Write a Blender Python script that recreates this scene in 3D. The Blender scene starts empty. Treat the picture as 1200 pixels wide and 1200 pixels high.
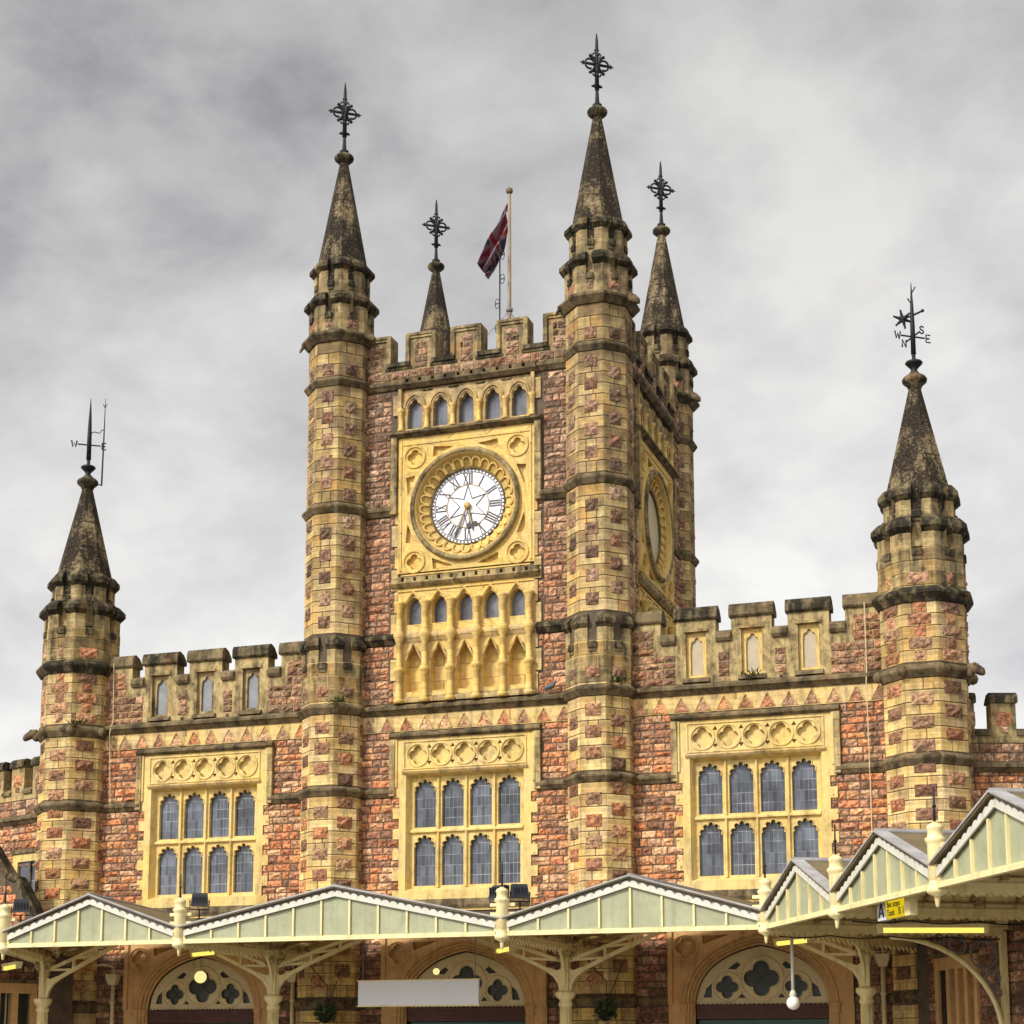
import bpy, math, random
from mathutils import Vector, Matrix
from mathutils.geometry import tessellate_polygon
R = math.radians
rnd = random.Random(7)
scn = bpy.context.scene
col = scn.collection
PI = math.pi

# ------------------------------------------------------------------ materials
class NT:
    def __init__(s, name):
        s.m = bpy.data.materials.new(name); s.m.use_nodes = True
        s.t = s.m.node_tree; s.t.nodes.clear()
        s.out = s.n('ShaderNodeOutputMaterial')
    def n(s, typ, **kw):
        nd = s.t.nodes.new(typ)
        for k, v in kw.items(): setattr(nd, k, v)
        return nd
    def l(s, a, b): s.t.links.new(a, b)
    def put(s, sock, v):
        if hasattr(v, 'is_output'): s.l(v, sock)
        elif isinstance(v, (tuple, list)) and len(v) == 3 and sock.type == 'RGBA': sock.default_value = (*v, 1)
        else: sock.default_value = v
    def math(s, op, a, b=0.0, c=None, clamp=False):
        nd = s.n('ShaderNodeMath', operation=op, use_clamp=clamp)
        s.put(nd.inputs[0], a); s.put(nd.inputs[1], b)
        if c is not None: s.put(nd.inputs[2], c)
        return nd.outputs[0]
    def mix(s, f, a, b, mode='MIX'):
        nd = s.n('ShaderNodeMix', data_type='RGBA', blend_type=mode)
        s.put(nd.inputs[0], f); s.put(nd.inputs[6], a); s.put(nd.inputs[7], b)
        return nd.outputs[2]
    def noise(s, scale, vec=None, detail=4, rough=.6, stretch=None):
        if vec is None: vec = s.pos()
        if stretch:
            mp = s.n('ShaderNodeMapping'); s.l(vec, mp.inputs[0]); mp.inputs[3].default_value = stretch; vec = mp.outputs[0]
        nd = s.n('ShaderNodeTexNoise'); s.l(vec, nd.inputs['Vector'])
        nd.inputs['Scale'].default_value = scale; nd.inputs['Detail'].default_value = detail; nd.inputs['Roughness'].default_value = rough
        return nd.outputs[0]
    def ramp(s, v, lo, hi, a=0.0, b=1.0):
        nd = s.n('ShaderNodeMapRange'); s.put(nd.inputs[0], v)
        nd.inputs[1].default_value = lo; nd.inputs[2].default_value = hi; nd.inputs[3].default_value = a; nd.inputs[4].default_value = b
        return nd.outputs[0]
    def pos(s): return s.n('ShaderNodeNewGeometry').outputs['Position']
    def uv(s): return s.n('ShaderNodeUVMap', uv_map='UVMap').outputs[0]
    def col(s): return s.n('ShaderNodeAttribute', attribute_name='Col').outputs[0]
    def bump(s, h, strength=.4, dist=.02):
        nd = s.n('ShaderNodeBump'); s.l(h, nd.inputs['Height']); nd.inputs['Strength'].default_value = strength; nd.inputs['Distance'].default_value = dist
        return nd.outputs[0]
    def pbr(s, color, rough=.85, bump=None, metal=0, spec=.3):
        b = s.n('ShaderNodeBsdfPrincipled'); s.put(b.inputs['Base Color'], color); s.put(b.inputs['Roughness'], rough)
        b.inputs['Metallic'].default_value = metal; b.inputs['Specular IOR Level'].default_value = spec
        if bump: s.l(bump, b.inputs['Normal'])
        s.l(b.outputs[0], s.out.inputs[0]); return b

def limestone(name, c1, c2, grime, g_lo=.5, g_hi=.75, g_amt=.7, zlo=12., zhi=21., z_amt=.55, high=(.27,.2,.115), blocks=True):
    s = NT(name)
    base = s.mix(s.ramp(s.noise(.9), .35, .65), c1, c2)
    base = s.mix(s.ramp(s.noise(6., detail=5), .3, .7, 0, .45), base, tuple(.62*x for x in c1))
    h = s.noise(34., detail=5, rough=.7)
    if blocks:
        br = s.n('ShaderNodeTexBrick'); s.l(s.uv(), br.inputs['Vector'])
        br.inputs['Scale'].default_value = 1; br.inputs['Brick Width'].default_value = .62; br.inputs['Row Height'].default_value = .29
        br.inputs['Mortar Size'].default_value = .006; br.inputs['Mortar Smooth'].default_value = .3
        br.inputs['Color1'].default_value = (1.12,1.12,1.1,1); br.inputs['Color2'].default_value = (.72,.69,.66,1); br.inputs['Mortar'].default_value = (.5,.45,.4,1)
        base = s.mix(1., base, br.outputs[0], 'MULTIPLY')
        h = s.math('SUBTRACT', h, s.math('MULTIPLY', br.outputs[1], 1.2))
    z = s.n('ShaderNodeSeparateXYZ'); s.l(s.pos(), z.inputs[0])
    zf = s.ramp(z.outputs[2], zlo, zhi, 0, z_amt)
    zf = s.math('MULTIPLY', zf, s.ramp(s.noise(2.2, detail=6), .35, .6), clamp=True)
    base = s.mix(zf, base, high)
    streak = s.noise(1.6, stretch=(2.2, 2.2, .35), detail=6, rough=.65)
    blot = s.noise(4.5, detail=6, rough=.7)
    run = s.ramp(s.noise(5., stretch=(1.6, 1.6, .12), detail=5, rough=.7), .56, .70, 0, .55)
    base = s.mix(run, base, tuple(.5*x+.5*y for x, y in zip(grime, c2)))
    g = s.math('MULTIPLY', s.ramp(s.math('ADD', s.math('MULTIPLY', streak, .6), s.math('MULTIPLY', blot, .4)), g_lo, g_hi), g_amt, clamp=True)
    base = s.mix(g, base, grime)
    base = s.mix(s.ramp(s.noise(1.7, detail=4), .56, .7, 0, .45), base, (c1[0]*.95, c1[1]*.70, c1[2]*.55))
    spk = s.ramp(s.noise(22., detail=3), .6, .72, 0, .45)
    base = s.mix(spk, base, tuple(.45*x for x in c1))
    base = s.mix(1., base, s.col(), 'MULTIPLY')
    s.pbr(base, .9, s.bump(s.math('ADD', h, s.math('MULTIPLY', s.noise(7.), .7)), .55, .02), spec=.2)
    return s.m

def plain(name, c, rough=.6, var=.2, scale=5., bump=.15, metal=0, spec=.4, dirt=None, d_lo=.55, d_hi=.75, d_amt=.6):
    s = NT(name)
    n = s.noise(scale, detail=5)
    b = s.mix(s.ramp(n, .3, .7), tuple(x*(1-var) for x in c), tuple(min(1, x*(1+var*.6)) for x in c))
    if dirt: b = s.mix(s.math('MULTIPLY', s.ramp(s.noise(3.1, detail=6, rough=.7, stretch=(1.6,1.6,.5)), d_lo, d_hi), d_amt, clamp=True), b, dirt)
    b = s.mix(1., b, s.col(), 'MULTIPLY')
    s.pbr(b, rough, s.bump(s.noise(scale*7, detail=4), bump, .01), metal, spec)
    return s.m

M = {}
M['lime'] = limestone('limestone', (.76,.545,.20), (.66,.50,.28), (.12,.085,.04), .47, .66, .85, zlo=9.5, zhi=19., z_amt=.92, high=(.27,.19,.105))
M['frame'] = limestone('window_stone', (.76,.57,.19), (.70,.54,.26), (.19,.125,.05), .48, .68, .75, zlo=15, zhi=30, blocks=False)
M['gold'] = limestone('clock_panel_stone', (.76,.53,.155), (.70,.51,.22), (.20,.12,.045), .52, .72, .75, zlo=19, zhi=30)
M['upper'] = limestone('parapet_stone', (.54,.41,.19), (.42,.32,.16), (.05,.04,.025), .44, .60, .92, zlo=11, zhi=20, z_amt=.8, high=(.22,.165,.095))
M['ledge'] = limestone('weathered_ledge_stone', (.27,.20,.105), (.17,.13,.07), (.030,.023,.015), .41, .58, .88, zlo=0, zhi=60, z_amt=0, blocks=False)
M['cap'] = limestone('turret_cap_stone', (.27,.21,.11), (.17,.135,.075), (.016,.014,.010), .37, .52, .96, zlo=0, zhi=60, z_amt=0, blocks=False)
M['brown'] = limestone('doorway_stone', (.66,.40,.17), (.58,.36,.17), (.09,.055,.03), .52, .75, .75, zlo=40, zhi=60, z_amt=0, blocks=False)

def spire_mat():
    s = NT('lichened_spire_stone')
    br = s.n('ShaderNodeTexBrick'); s.l(s.uv(), br.inputs['Vector'])
    br.inputs['Scale'].default_value = 1; br.inputs['Brick Width'].default_value = .7; br.inputs['Row Height'].default_value = .3
    br.inputs['Mortar Size'].default_value = .008; br.inputs['Color1'].default_value = (.30,.225,.125,1); br.inputs['Color2'].default_value = (.21,.155,.09,1); br.inputs['Mortar'].default_value = (.08,.06,.04,1)
    f = s.math('ADD', s.math('MULTIPLY', s.noise(1.9, detail=7, rough=.7, stretch=(1.,1.,.45)), .6), s.math('MULTIPLY', s.noise(14., detail=5, rough=.75), .4))
    b = s.mix(s.math('MULTIPLY', s.ramp(f, .385, .50), .97, clamp=True), br.outputs[0], (.018,.014,.011))
    b = s.mix(s.ramp(s.noise(30., detail=2), .62, .7, 0, .5), b, (.38,.31,.19))
    s.pbr(b, .92, s.bump(s.noise(30., detail=5, rough=.7), .7, .02), spec=.15)
    return s.m
M['spire'] = spire_mat()

def rock_mat():
    s = NT('rock_faced_red_stone')
    n = s.noise(11., detail=7, rough=.78)
    b = s.mix(s.ramp(n, .38, .62), s.mix(1., s.col(), (.27,.24,.23), 'MULTIPLY'), s.mix(1., s.col(), (1.5,1.45,1.38), 'MULTIPLY'))  # shaded hollows and lit high spots painted into the colour, following the bump
    b = s.mix(s.ramp(s.noise(1.3, detail=5), .54, .7, 0, .65), b, (.085,.06,.05))
    b = s.mix(s.ramp(s.noise(40., detail=2), .60, .70, 0, .55), b, (.42,.33,.26))
    v = s.n('ShaderNodeTexVoronoi'); s.l(s.pos(), v.inputs['Vector']); v.inputs['Scale'].default_value = 9.
    h = s.math('ADD', s.math('MULTIPLY', n, 1.), s.math('MULTIPLY', v.outputs[0], .6))
    s.pbr(b, .93, s.bump(h, 1., .075), spec=.15)
    return s.m
M['rock'] = rock_mat()
M['mortar'] = plain('mortar', (.11,.08,.055), .95, .4, 3., .4)
M['iron'] = plain('black_iron', (.012,.012,.013), .6, .3, 8., .2, spec=.3)
M['cream'] = plain('cream_paint', (.76,.65,.34), .45, .06, 2., .06, dirt=(.36,.22,.08), d_lo=.50, d_hi=.72, d_amt=.6)
M['white'] = plain('white_paint', (.60,.585,.50), .45, .05, 2., .05, dirt=(.36,.31,.22), d_lo=.5, d_hi=.72, d_amt=.6)
M['tymp'] = plain('tracery_paint', (.66,.55,.33), .6, .1, 3., .1, dirt=(.28,.2,.1))
M['wood'] = plain('dark_red_timber', (.10,.032,.024), .55, .35, 6., .3)
M['green'] = plain('green_door_paint', (.02,.085,.06), .4, .2, 3., .1)
M['lead'] = plain('grey_roof_lead', (.20,.19,.185), .55, .3, 3., .2, dirt=(.08,.075,.07))
M['edge'] = plain('pale_roof_edge', (.36,.35,.34), .55, .25, 3., .15, dirt=(.14,.13,.12))
M['pole'] = plain('weathered_white_pole', (.27,.21,.15), .6, .2, 3., .2, dirt=(.22,.12,.06), d_lo=.5, d_hi=.62, d_amt=.8)
M['leaf'] = plain('dark_leaves', (.05,.10,.03), .6, .4, 20., .2)
M['dial'] = plain('white_dial_glass', (.78,.77,.80), .3, .03, 1., .02)
M['dialside'] = plain('cream_dial_glass', (.50,.41,.24), .4, .1, 2., .05)
M['ink'] = plain('dark_numerals', (.035,.03,.035), .5, .2, 8., .05)
M['gilt'] = plain('gilt', (.42,.29,.08), .45, .2, 8., .05)
M['asphalt'] = plain('asphalt', (.055,.054,.052), .9, .3, 1.2, .4)
M['paving'] = plain('paving_slabs', (.42,.38,.31), .85, .25, 1.5, .3)
M['board'] = plain('white_sign_board', (.66,.66,.70), .35, .02, 1., .02)
M['lampcase'] = plain('black_lamp_housing', (.02,.022,.03), .45, .3, 8., .1)
M['yellow'] = plain('yellow_sign_face', (.68,.52,.02), .4, .05, 2., .03)
M['soffit'] = plain('soffit_paint', (.50,.38,.19), .7, .12, 2., .1, dirt=(.25,.18,.09))
M['pigeon'] = plain('grey_feathers', (.12,.12,.14), .8, .4, 20., .2)
M['navy'] = plain('flag_navy', (.02,.022,.05), .8, .2, 5., .1)
M['fred'] = plain('flag_red', (.17,.016,.024), .8, .2, 5., .1)
M['fwhite'] = plain('flag_white', (.19,.13,.15), .8, .15, 5., .1)
M['nicheglass'] = plain('niche_glass', (.20,.21,.22), .25, .25, 3., .1, spec=.5)
M['nicheboard'] = plain('niche_board', (.43,.36,.25), .7, .12, 3., .2)
M['inside'] = plain('dim_interior', (.03,.028,.026), .9, .3, 1., .1)

def lead_glass(name, c, line, w=.155, h=.2, lines=.8):
    s = NT(name)
    br = s.n('ShaderNodeTexBrick', offset=0.0, squash=1.0); s.l(s.uv(), br.inputs['Vector'])
    br.inputs['Scale'].default_value = 1; br.inputs['Brick Width'].default_value = w; br.inputs['Row Height'].default_value = h
    br.inputs['Mortar Size'].default_value = .0065; br.inputs['Mortar Smooth'].default_value = .2; br.inputs['Bias'].default_value = 0
    br.inputs['Color1'].default_value = (1.15,1.15,1.15,1); br.inputs['Color2'].default_value = (.72,.74,.78,1); br.inputs['Mortar'].default_value = (1,1,1,1)
    b = s.mix(1., s.mix(s.ramp(s.noise(1.1, detail=4), .38, .62), tuple(.55*x for x in c), tuple(1.25*x for x in c)), br.outputs[0], 'MULTIPLY')
    # a few cracked or missing quarries, by cell
    sn = s.n('ShaderNodeVectorMath', operation='SNAP'); s.l(s.uv(), sn.inputs[0]); sn.inputs[1].default_value = (w, h, 1)
    wn = s.n('ShaderNodeTexWhiteNoise', noise_dimensions='3D'); s.l(sn.outputs[0], wn.inputs[0])
    low = s.ramp(s.noise(.9, vec=s.uv(), detail=2), .5, .62)
    br_f = s.math('MULTIPLY', s.math('GREATER_THAN', wn.outputs[0], .72), low)
    b = s.mix(1., b, s.ramp(wn.outputs[0], 0, 1, .62, 1.4), 'MULTIPLY')
    b = s.mix(s.math('MULTIPLY', br_f, .8), b, (.012,.013,.016))
    lm = s.math('MULTIPLY', br.outputs[1], s.math('MULTIPLY', s.ramp(s.noise(1.7, detail=3), .42, .62, .15, 1), lines))
    b = s.mix(lm, b, line)
    wob = s.noise(3.5, detail=2)
    s.pbr(b, s.mix(br.outputs[1], (.13,.13,.13), (.6,.6,.6)), s.bump(s.math('ADD', s.math('MULTIPLY', wn.outputs[0], .5), wob), .12, .02), spec=.32)
    return s.m
M['leaded'] = lead_glass('leaded_glass', (.082,.092,.115), (.36,.38,.39))
M['arcglass'] = lead_glass('dusty_glass', (.12,.125,.145), (.3,.3,.3), .6, .8, .15)
M['fanglass'] = plain('fanlight_glass', (.05,.06,.05), .3, .3, 2., .05, spec=.25)

def canopy_glass(name, c, tr, rough=.35):
    s = NT(name)
    b = s.mix(s.ramp(s.noise(1.1, detail=5), .3, .7), tuple(.78*x for x in c), c)
    b = s.mix(s.ramp(s.noise(4., detail=6, rough=.75), .48, .75, 0, .55), b, (c[0]*.62, c[1]*.60, c[2]*.42))
    b = s.mix(s.ramp(s.noise(3.3, stretch=(2.,2.,.25), detail=5), .55, .72, 0, .4), b, tuple(.5*x for x in c))
    p = s.pbr(b, rough, s.bump(s.noise(25.), .15, .01), spec=.5)
    t = s.n('ShaderNodeBsdfTranslucent'); s.put(t.inputs[0], b)
    mx = s.n('ShaderNodeMixShader'); mx.inputs[0].default_value = tr
    s.l(p.outputs[0], mx.inputs[1]); s.l(t.outputs[0], mx.inputs[2]); s.l(mx.outputs[0], s.out.inputs[0])
    return s.m
M['cglass'] = canopy_glass('obscured_gable_glass', (.66,.68,.46), .45)
M['rafter'] = plain('stained_cream_rafters', (.30,.215,.095), .7, .2, 3., .1, dirt=(.12,.08,.035))
M['rglass'] = canopy_glass('canopy_roof_glass', (.56,.46,.28), .7, .5)

def emit(name, c, st):
    s = NT(name); e = s.n('ShaderNodeEmission'); s.put(e.inputs[0], c); e.inputs[1].default_value = st
    s.l(e.outputs[0], s.out.inputs[0]); return s.m
M['tube'] = emit('lit_tube', (1., .78, .14), .5)
M['globelit'] = emit('lit_globe', (1., .84, .33), .42)
M['yellow'] = emit('glowing_yellow_sign', (1., .72, .02), .30)  # glow added to the sign face, which came out too dark without it
M['globe'] = plain('opal_globe', (.80,.78,.72), .2, .03, 2., .02)

# ------------------------------------------------------------------ mesh builder
class Fr:
    """a vertical plane: u runs to the right seen from outside, z up, o outwards"""
    def __init__(s, x, y, deg=0.0):
        a = R(deg); s.x, s.y = x, y; s.u = (math.cos(a), math.sin(a)); s.nn = (math.sin(a), -math.cos(a))
    def P(s, u, z, o=0.0):
        return (s.x+u*s.u[0]+o*s.nn[0], s.y+u*s.u[1]+o*s.nn[1], z)

class MB:
    def __init__(s, mat='lime'):
        s.v = []; s.f = []; s.mi = []; s.c = []; s.sm = []; s.mats = []; s.mat = mat; s.fat = 1
    def mid(s, mat):
        mat = mat or s.mat
        if mat not in s.mats: s.mats.append(mat)
        return s.mats.index(mat)
    def poly(s, pts, mat=None, c=(1,1,1), sm=False):
        b = len(s.v); s.v += [tuple(p) for p in pts]; s.f.append(tuple(range(b, b+len(pts)))); s.mi.append(s.mid(mat)); s.c.append(c); s.sm.append(sm)
    def mesh(s, vs, fs, mat=None, c=(1,1,1), sm=False):
        b = len(s.v); s.v += [tuple(p) for p in vs]; i = s.mid(mat)
        for f in fs: s.f.append(tuple(b+k for k in f)); s.mi.append(i); s.c.append(c); s.sm.append(sm)
    def hexa(s, bot, top, mat=None, c=(1,1,1)):
        n = len(bot)
        s.mesh(list(bot)+list(top), [tuple(range(n-1, -1, -1)), tuple(range(n, 2*n))]+[(i, (i+1) % n, n+(i+1) % n, n+i) for i in range(n)], mat, c)
    def box(s, F, u0, u1, z0, z1, o0, o1, mat=None, c=(1,1,1)):
        q = [(u0, o0), (u0, o1), (u1, o1), (u1, o0)]
        # ccw seen from above for n outward toward -y at deg 0
        s.hexa([F.P(u, z0, o) for u, o in q], [F.P(u, z1, o) for u, o in q], mat, c)
    def plate(s, F, outer, holes, o0, o1, mat=None, c=(1,1,1), side=None, back=False):
        loops = [outer]+list(holes)
        tri = tessellate_polygon([[Vector((a, b, 0)) for a, b in lp] for lp in loops])
        pts = [p for lp in loops for p in lp]
        fs = []
        for t in tri:
            a, b, d = (pts[k] for k in t)
            ar = (b[0]-a[0])*(d[1]-a[1])-(d[0]-a[0])*(b[1]-a[1])
            if abs(ar) < 1e-10: continue
            fs.append(tuple(t) if ar > 0 else (t[0], t[2], t[1]))
        s.mesh([F.P(a, b, o1) for a, b in pts], fs, mat, c)
        if back: s.mesh([F.P(a, b, o0) for a, b in pts], [f[::-1] for f in fs], mat, c)
        for k, lp in enumerate(loops):
            ar = sum(lp[i][0]*lp[(i+1) % len(lp)][1]-lp[(i+1) % len(lp)][0]*lp[i][1] for i in range(len(lp)))
            if (ar > 0) != (k == 0): lp = lp[::-1]
            n = len(lp)
            s.mesh([F.P(a, b, o1) for a, b in lp]+[F.P(a, b, o0) for a, b in lp], [(i, n+i, n+(i+1) % n, (i+1) % n) for i in range(n)], side or mat, c)
    def extr(s, F, prof, u0, u1, mat=None, c=(1,1,1), m0=0., m1=0.):
        """profile of (o,z) points, closed, extruded from u0 to u1; m0/m1 shift the ends with o (mitres)"""
        n = len(prof)
        a = [F.P(u0-m0*o, z, o) for o, z in prof]; b = [F.P(u1+m1*o, z, o) for o, z in prof]
        ar = sum(prof[i][0]*prof[(i+1) % n][1]-prof[(i+1) % n][0]*prof[i][1] for i in range(n))
        fs = [(i, n+i, n+(i+1) % n, (i+1) % n) for i in range(n)]+[tuple(range(n)), tuple(range(2*n-1, n-1, -1))]
        if ar < 0: fs = [f[::-1] for f in fs]
        fs = [f[::-1] for f in fs]
        s.mesh(a+b, fs, mat, c)
    def lathe(s, prof, cx=0., cy=0., seg=12, phase=0., mat=None, c=(1,1,1), sm=None, f=1.0, axis=None):
        if sm is None: sm = seg > 8
        n = len(prof); vs = []; fs = []
        for i in range(seg):
            a = phase+2*PI*i/seg
            for r, z in prof: vs.append((cx+r*f*math.cos(a), cy+r*f*math.sin(a), z))
        for i in range(seg):
            j = (i+1) % seg
            for k in range(n-1): fs.append((i*n+k, j*n+k, j*n+k+1, i*n+k+1))
        fs.append(tuple(i*n for i in range(seg-1, -1, -1))); fs.append(tuple(i*n+n-1 for i in range(seg)))
        if axis: vs = [axis(v) for v in vs]
        s.mesh(vs, fs, mat, c, sm)
    def oct(s, prof, cx=0., cy=0., mat=None, c=(1,1,1)):
        s.lathe(prof, cx, cy, 8, PI/8, mat, c, False, 1/math.cos(PI/8))
    def tube(s, pts, r, seg=6, mat=None, c=(1,1,1), closed=False):
        if s.mat == 'iron' and s.fat != 1: r = [q*s.fat for q in r] if isinstance(r, (list, tuple)) else r*s.fat
        pts = [Vector(p) for p in pts]; n = len(pts); rings = []; nrm = None
        for i in range(n):
            if closed: d = pts[(i+1) % n]-pts[i-1]
            else: d = pts[min(i+1, n-1)]-pts[max(i-1, 0)]
            if d.length < 1e-9: d = Vector((0,0,1))
            d.normalize()
            if nrm is None:
                nrm = d.cross(Vector((0,0,1)))
                if nrm.length < .05: nrm = d.cross(Vector((1,0,0)))
            nrm = nrm-d*nrm.dot(d); nrm.normalize(); bn = d.cross(nrm)
            rr = r[i] if isinstance(r, (list, tuple)) else r
            rings.append([pts[i]+(nrm*math.cos(2*PI*k/seg)+bn*math.sin(2*PI*k/seg))*rr for k in range(seg)])
        fs = []
        for i in range(n if closed else n-1):
            a, b = i*seg, ((i+1) % n)*seg
            for k in range(seg): fs.append((a+k, a+(k+1) % seg, b+(k+1) % seg, b+k))
        if not closed: fs += [tuple(range(seg-1, -1, -1)), tuple((n-1)*seg+k for k in range(seg))]
        s.mesh([v for q in rings for v in q], fs, mat, c, seg > 5)
    def bar(s, a, b, w, mat=None, h=None):
        """square bar between two points"""
        a, b = Vector(a), Vector(b); d = (b-a).normalized(); h = h or w
        sd = d.cross(Vector((0,0,1)))
        if sd.length < .05: sd = Vector((1,0,0))
        sd.normalize(); up = sd.cross(d)
        q = [(-1,-1),(1,-1),(1,1),(-1,1)]
        s.hexa([a+sd*(x*w/2)+up*(y*h/2) for x, y in q][::-1], [b+sd*(x*w/2)+up*(y*h/2) for x, y in q][::-1], mat)
    def ball(s, c, r, seg=10, mat=None, sc=(1,1,1), sm=True):
        n = seg//2+1
        prof = [(math.cos(-PI/2+PI*k/n)*r, math.sin(-PI/2+PI*k/n)*r) for k in range(n+1)]
        prof[0] = (1e-4, -r); prof[-1] = (1e-4, r)
        s.lathe(prof, 0, 0, seg, 0, mat, (1,1,1), sm, axis=lambda v: (c[0]+v[0]*sc[0], c[1]+v[1]*sc[1], c[2]+v[2]*sc[2]))
    def stone(s, F, u0, u1, z0, z1, o, c, dep=.045):
        L = u1-u0; H = z1-z0
        if L < .05 or H < .05: return
        e = min(.022, L*.2, H*.2)
        us = [u0, u0+e]; k = max(1, int(L/.17))
        us += [u0+e+(L-2*e)*i/(k+1)+rnd.uniform(-.02, .02) for i in range(1, k+1)]+[u1-e, u1]
        k2 = 2 if H > .2 else 1
        zs = [z0, z0+e]+[z0+e+(H-2*e)*i/(k2+1)+rnd.uniform(-.015, .015) for i in range(1, k2+1)]+[z1-e, z1]
        nu, nz = len(us), len(zs); vs = []; t = rnd.uniform(-.4, .4)
        for j, zz in enumerate(zs):
            for i, uu in enumerate(us):
                if i in (0, nu-1) or j in (0, nz-1): oo = -.004
                elif i in (1, nu-2) or j in (1, nz-2): oo = dep*rnd.uniform(.2, .7)
                else: oo = dep*rnd.uniform(.45, 1.75)+(zz-z0-H/2)*t*.2
                vs.append(F.P(uu+(rnd.uniform(-.006, .006)), zz+rnd.uniform(-.005, .005), o+oo))
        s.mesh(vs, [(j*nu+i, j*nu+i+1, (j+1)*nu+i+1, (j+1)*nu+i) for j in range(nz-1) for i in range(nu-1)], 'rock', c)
    def rubble(s, F, u0, u1, z0, z1, o=0., hi=None, ch=.205):
        n = max(1, round((z1-z0)/ch)); hs = [rnd.uniform(.75, 1.25) for _ in range(n)]; t = sum(hs); z = z0
        for h in hs:
            h = h/t*(z1-z0); u = u0-rnd.uniform(0, .3)
            while u < u1-.01:
                L = rnd.uniform(.18, .56); e = u+L
                if u1-e < .14: e = u1
                a = max(u, u0)
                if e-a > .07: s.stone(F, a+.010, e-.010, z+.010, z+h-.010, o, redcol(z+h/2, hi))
                u = e
            z += h
    def build(s, name, parent=None, loc=None, smooth=None):
        me = bpy.data.meshes.new(name); me.from_pydata(s.v, [], s.f)
        for m in s.mats: me.materials.append(M[m])
        me.polygons.foreach_set('material_index', s.mi)
        me.polygons.foreach_set('use_smooth', s.sm)
        uvl = me.uv_layers.new(name='UVMap'); ca = me.color_attributes.new('Col', 'FLOAT_COLOR', 'CORNER')
        uvs = []; cs = []
        for k, p in enumerate(me.polygons):
            nx, ny, nz = p.normal; h = math.hypot(nx, ny)
            if h > .35: ax, ay = -ny/h, nx/h
            for vi in p.vertices:
                x, y, z = s.v[vi]
                uvs += ((x*ax+y*ay, z) if h > .35 else (x, y))
                cs += (*s.c[k], 1.)
        uvl.data.foreach_set('uv', uvs); ca.data.foreach_set('color', cs)
        o = bpy.data.objects.new(name, me); col.objects.link(o)
        if parent is not None: o.parent = parent
        if loc is not None: o.location = loc
        return o

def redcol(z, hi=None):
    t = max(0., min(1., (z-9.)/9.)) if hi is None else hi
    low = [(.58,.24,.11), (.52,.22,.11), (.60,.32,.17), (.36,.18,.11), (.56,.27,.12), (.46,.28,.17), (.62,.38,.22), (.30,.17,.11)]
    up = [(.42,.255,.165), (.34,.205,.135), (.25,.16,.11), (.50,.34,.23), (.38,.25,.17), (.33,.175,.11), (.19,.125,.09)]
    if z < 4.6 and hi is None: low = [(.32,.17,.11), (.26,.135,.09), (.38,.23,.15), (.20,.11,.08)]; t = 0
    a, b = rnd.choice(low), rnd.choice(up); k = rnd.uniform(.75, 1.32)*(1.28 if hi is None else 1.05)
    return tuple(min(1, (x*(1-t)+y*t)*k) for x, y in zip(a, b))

def thing(name, label, cat, loc=(0,0,0), group=None):
    o = bpy.data.objects.new(name, None); col.objects.link(o); o.location = loc
    return tag(o, label, cat, group)
def tag(o, label, cat, group=None):
    o['label'] = label; o['category'] = cat
    if group: o['group'] = group
    return o
def part(name, parent, loc=(0,0,0)):
    o = bpy.data.objects.new(name, None); col.objects.link(o); o.parent = parent; o.location = loc; return o
def kids(o): return [c for c in bpy.data.objects if c.parent == o]
def copy_tree(o, parent=None):
    c = o.copy(); col.objects.link(c); c.parent = parent if parent is not None else o.parent
    for ch in kids(o): copy_tree(ch, c)
    return c

# ---- 2D outlines
def arc(cx, cz, r, a0, a1, n): return [(cx+r*math.cos(a0+(a1-a0)*k/n), cz+r*math.sin(a0+(a1-a0)*k/n)) for k in range(n+1)]
def circ(cx, cz, r, n=32): return arc(cx, cz, r, 0, 2*PI, n)[:-1]
def quatre(cx, cz, r, n=12, rot=0.):
    a = r*.52; b = r-a; pts = []
    for q in range(4):
        for k in range(n):
            ph = -PI/4+PI/2*k/n
            rr = a*math.cos(ph)+math.sqrt(max(0, b*b-(a*math.sin(ph))**2)); th = rot+q*PI/2+ph
            pts.append((cx+rr*math.cos(th), cz+rr*math.sin(th)))
    return pts
def lancet(uc, w, z0, z1, rise=.6, cusps=0, n=24, cd=.16):
    """opening outline ccw: width 2w, pointed head springing at z1-rise*2w"""
    h = rise*2*w; zs = z1-h
    if rise < .5:
        rt = [((1-t)**2*w+2*t*(1-t)*w*.93, (1-t)**2*zs+2*t*(1-t)*(zs+h*.80)+t*t*z1) for t in [k/n for k in range(n+1)]]
        return [(uc-w, z0), (uc+w, z0)]+[(uc+x, z) for x, z in rt]+[(uc-x, z) for x, z in rt[::-1][1:]]
    # two-centred arch through (+-w,zs),(0,z1)
    r = (w*w+h*h)/(2*w); cxr = w-r; a1 = math.atan2(h, -cxr)
    right = [(cxr+r*math.cos(a1*k/n), zs+r*math.sin(a1*k/n)) for k in range(n+1)]
    head = right+[(-x, z) for x, z in right[::-1][1:]]
    if cusps:
        m = len(head)-1; out = []
        for k, (x, z) in enumerate(head):
            t = k/m; d = cd*w*2*(1-abs(math.sin(cusps*PI*t)))**1.6
            if k in (0, m): d = 0
            cz = zs+h*.15; l = math.hypot(x, z-cz) or 1
            out.append((x-x/l*d, z-(z-cz)/l*d))
        head = out
    return [(uc-w, z0), (uc+w, z0)]+[(uc+x, z) for x, z in head]

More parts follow.
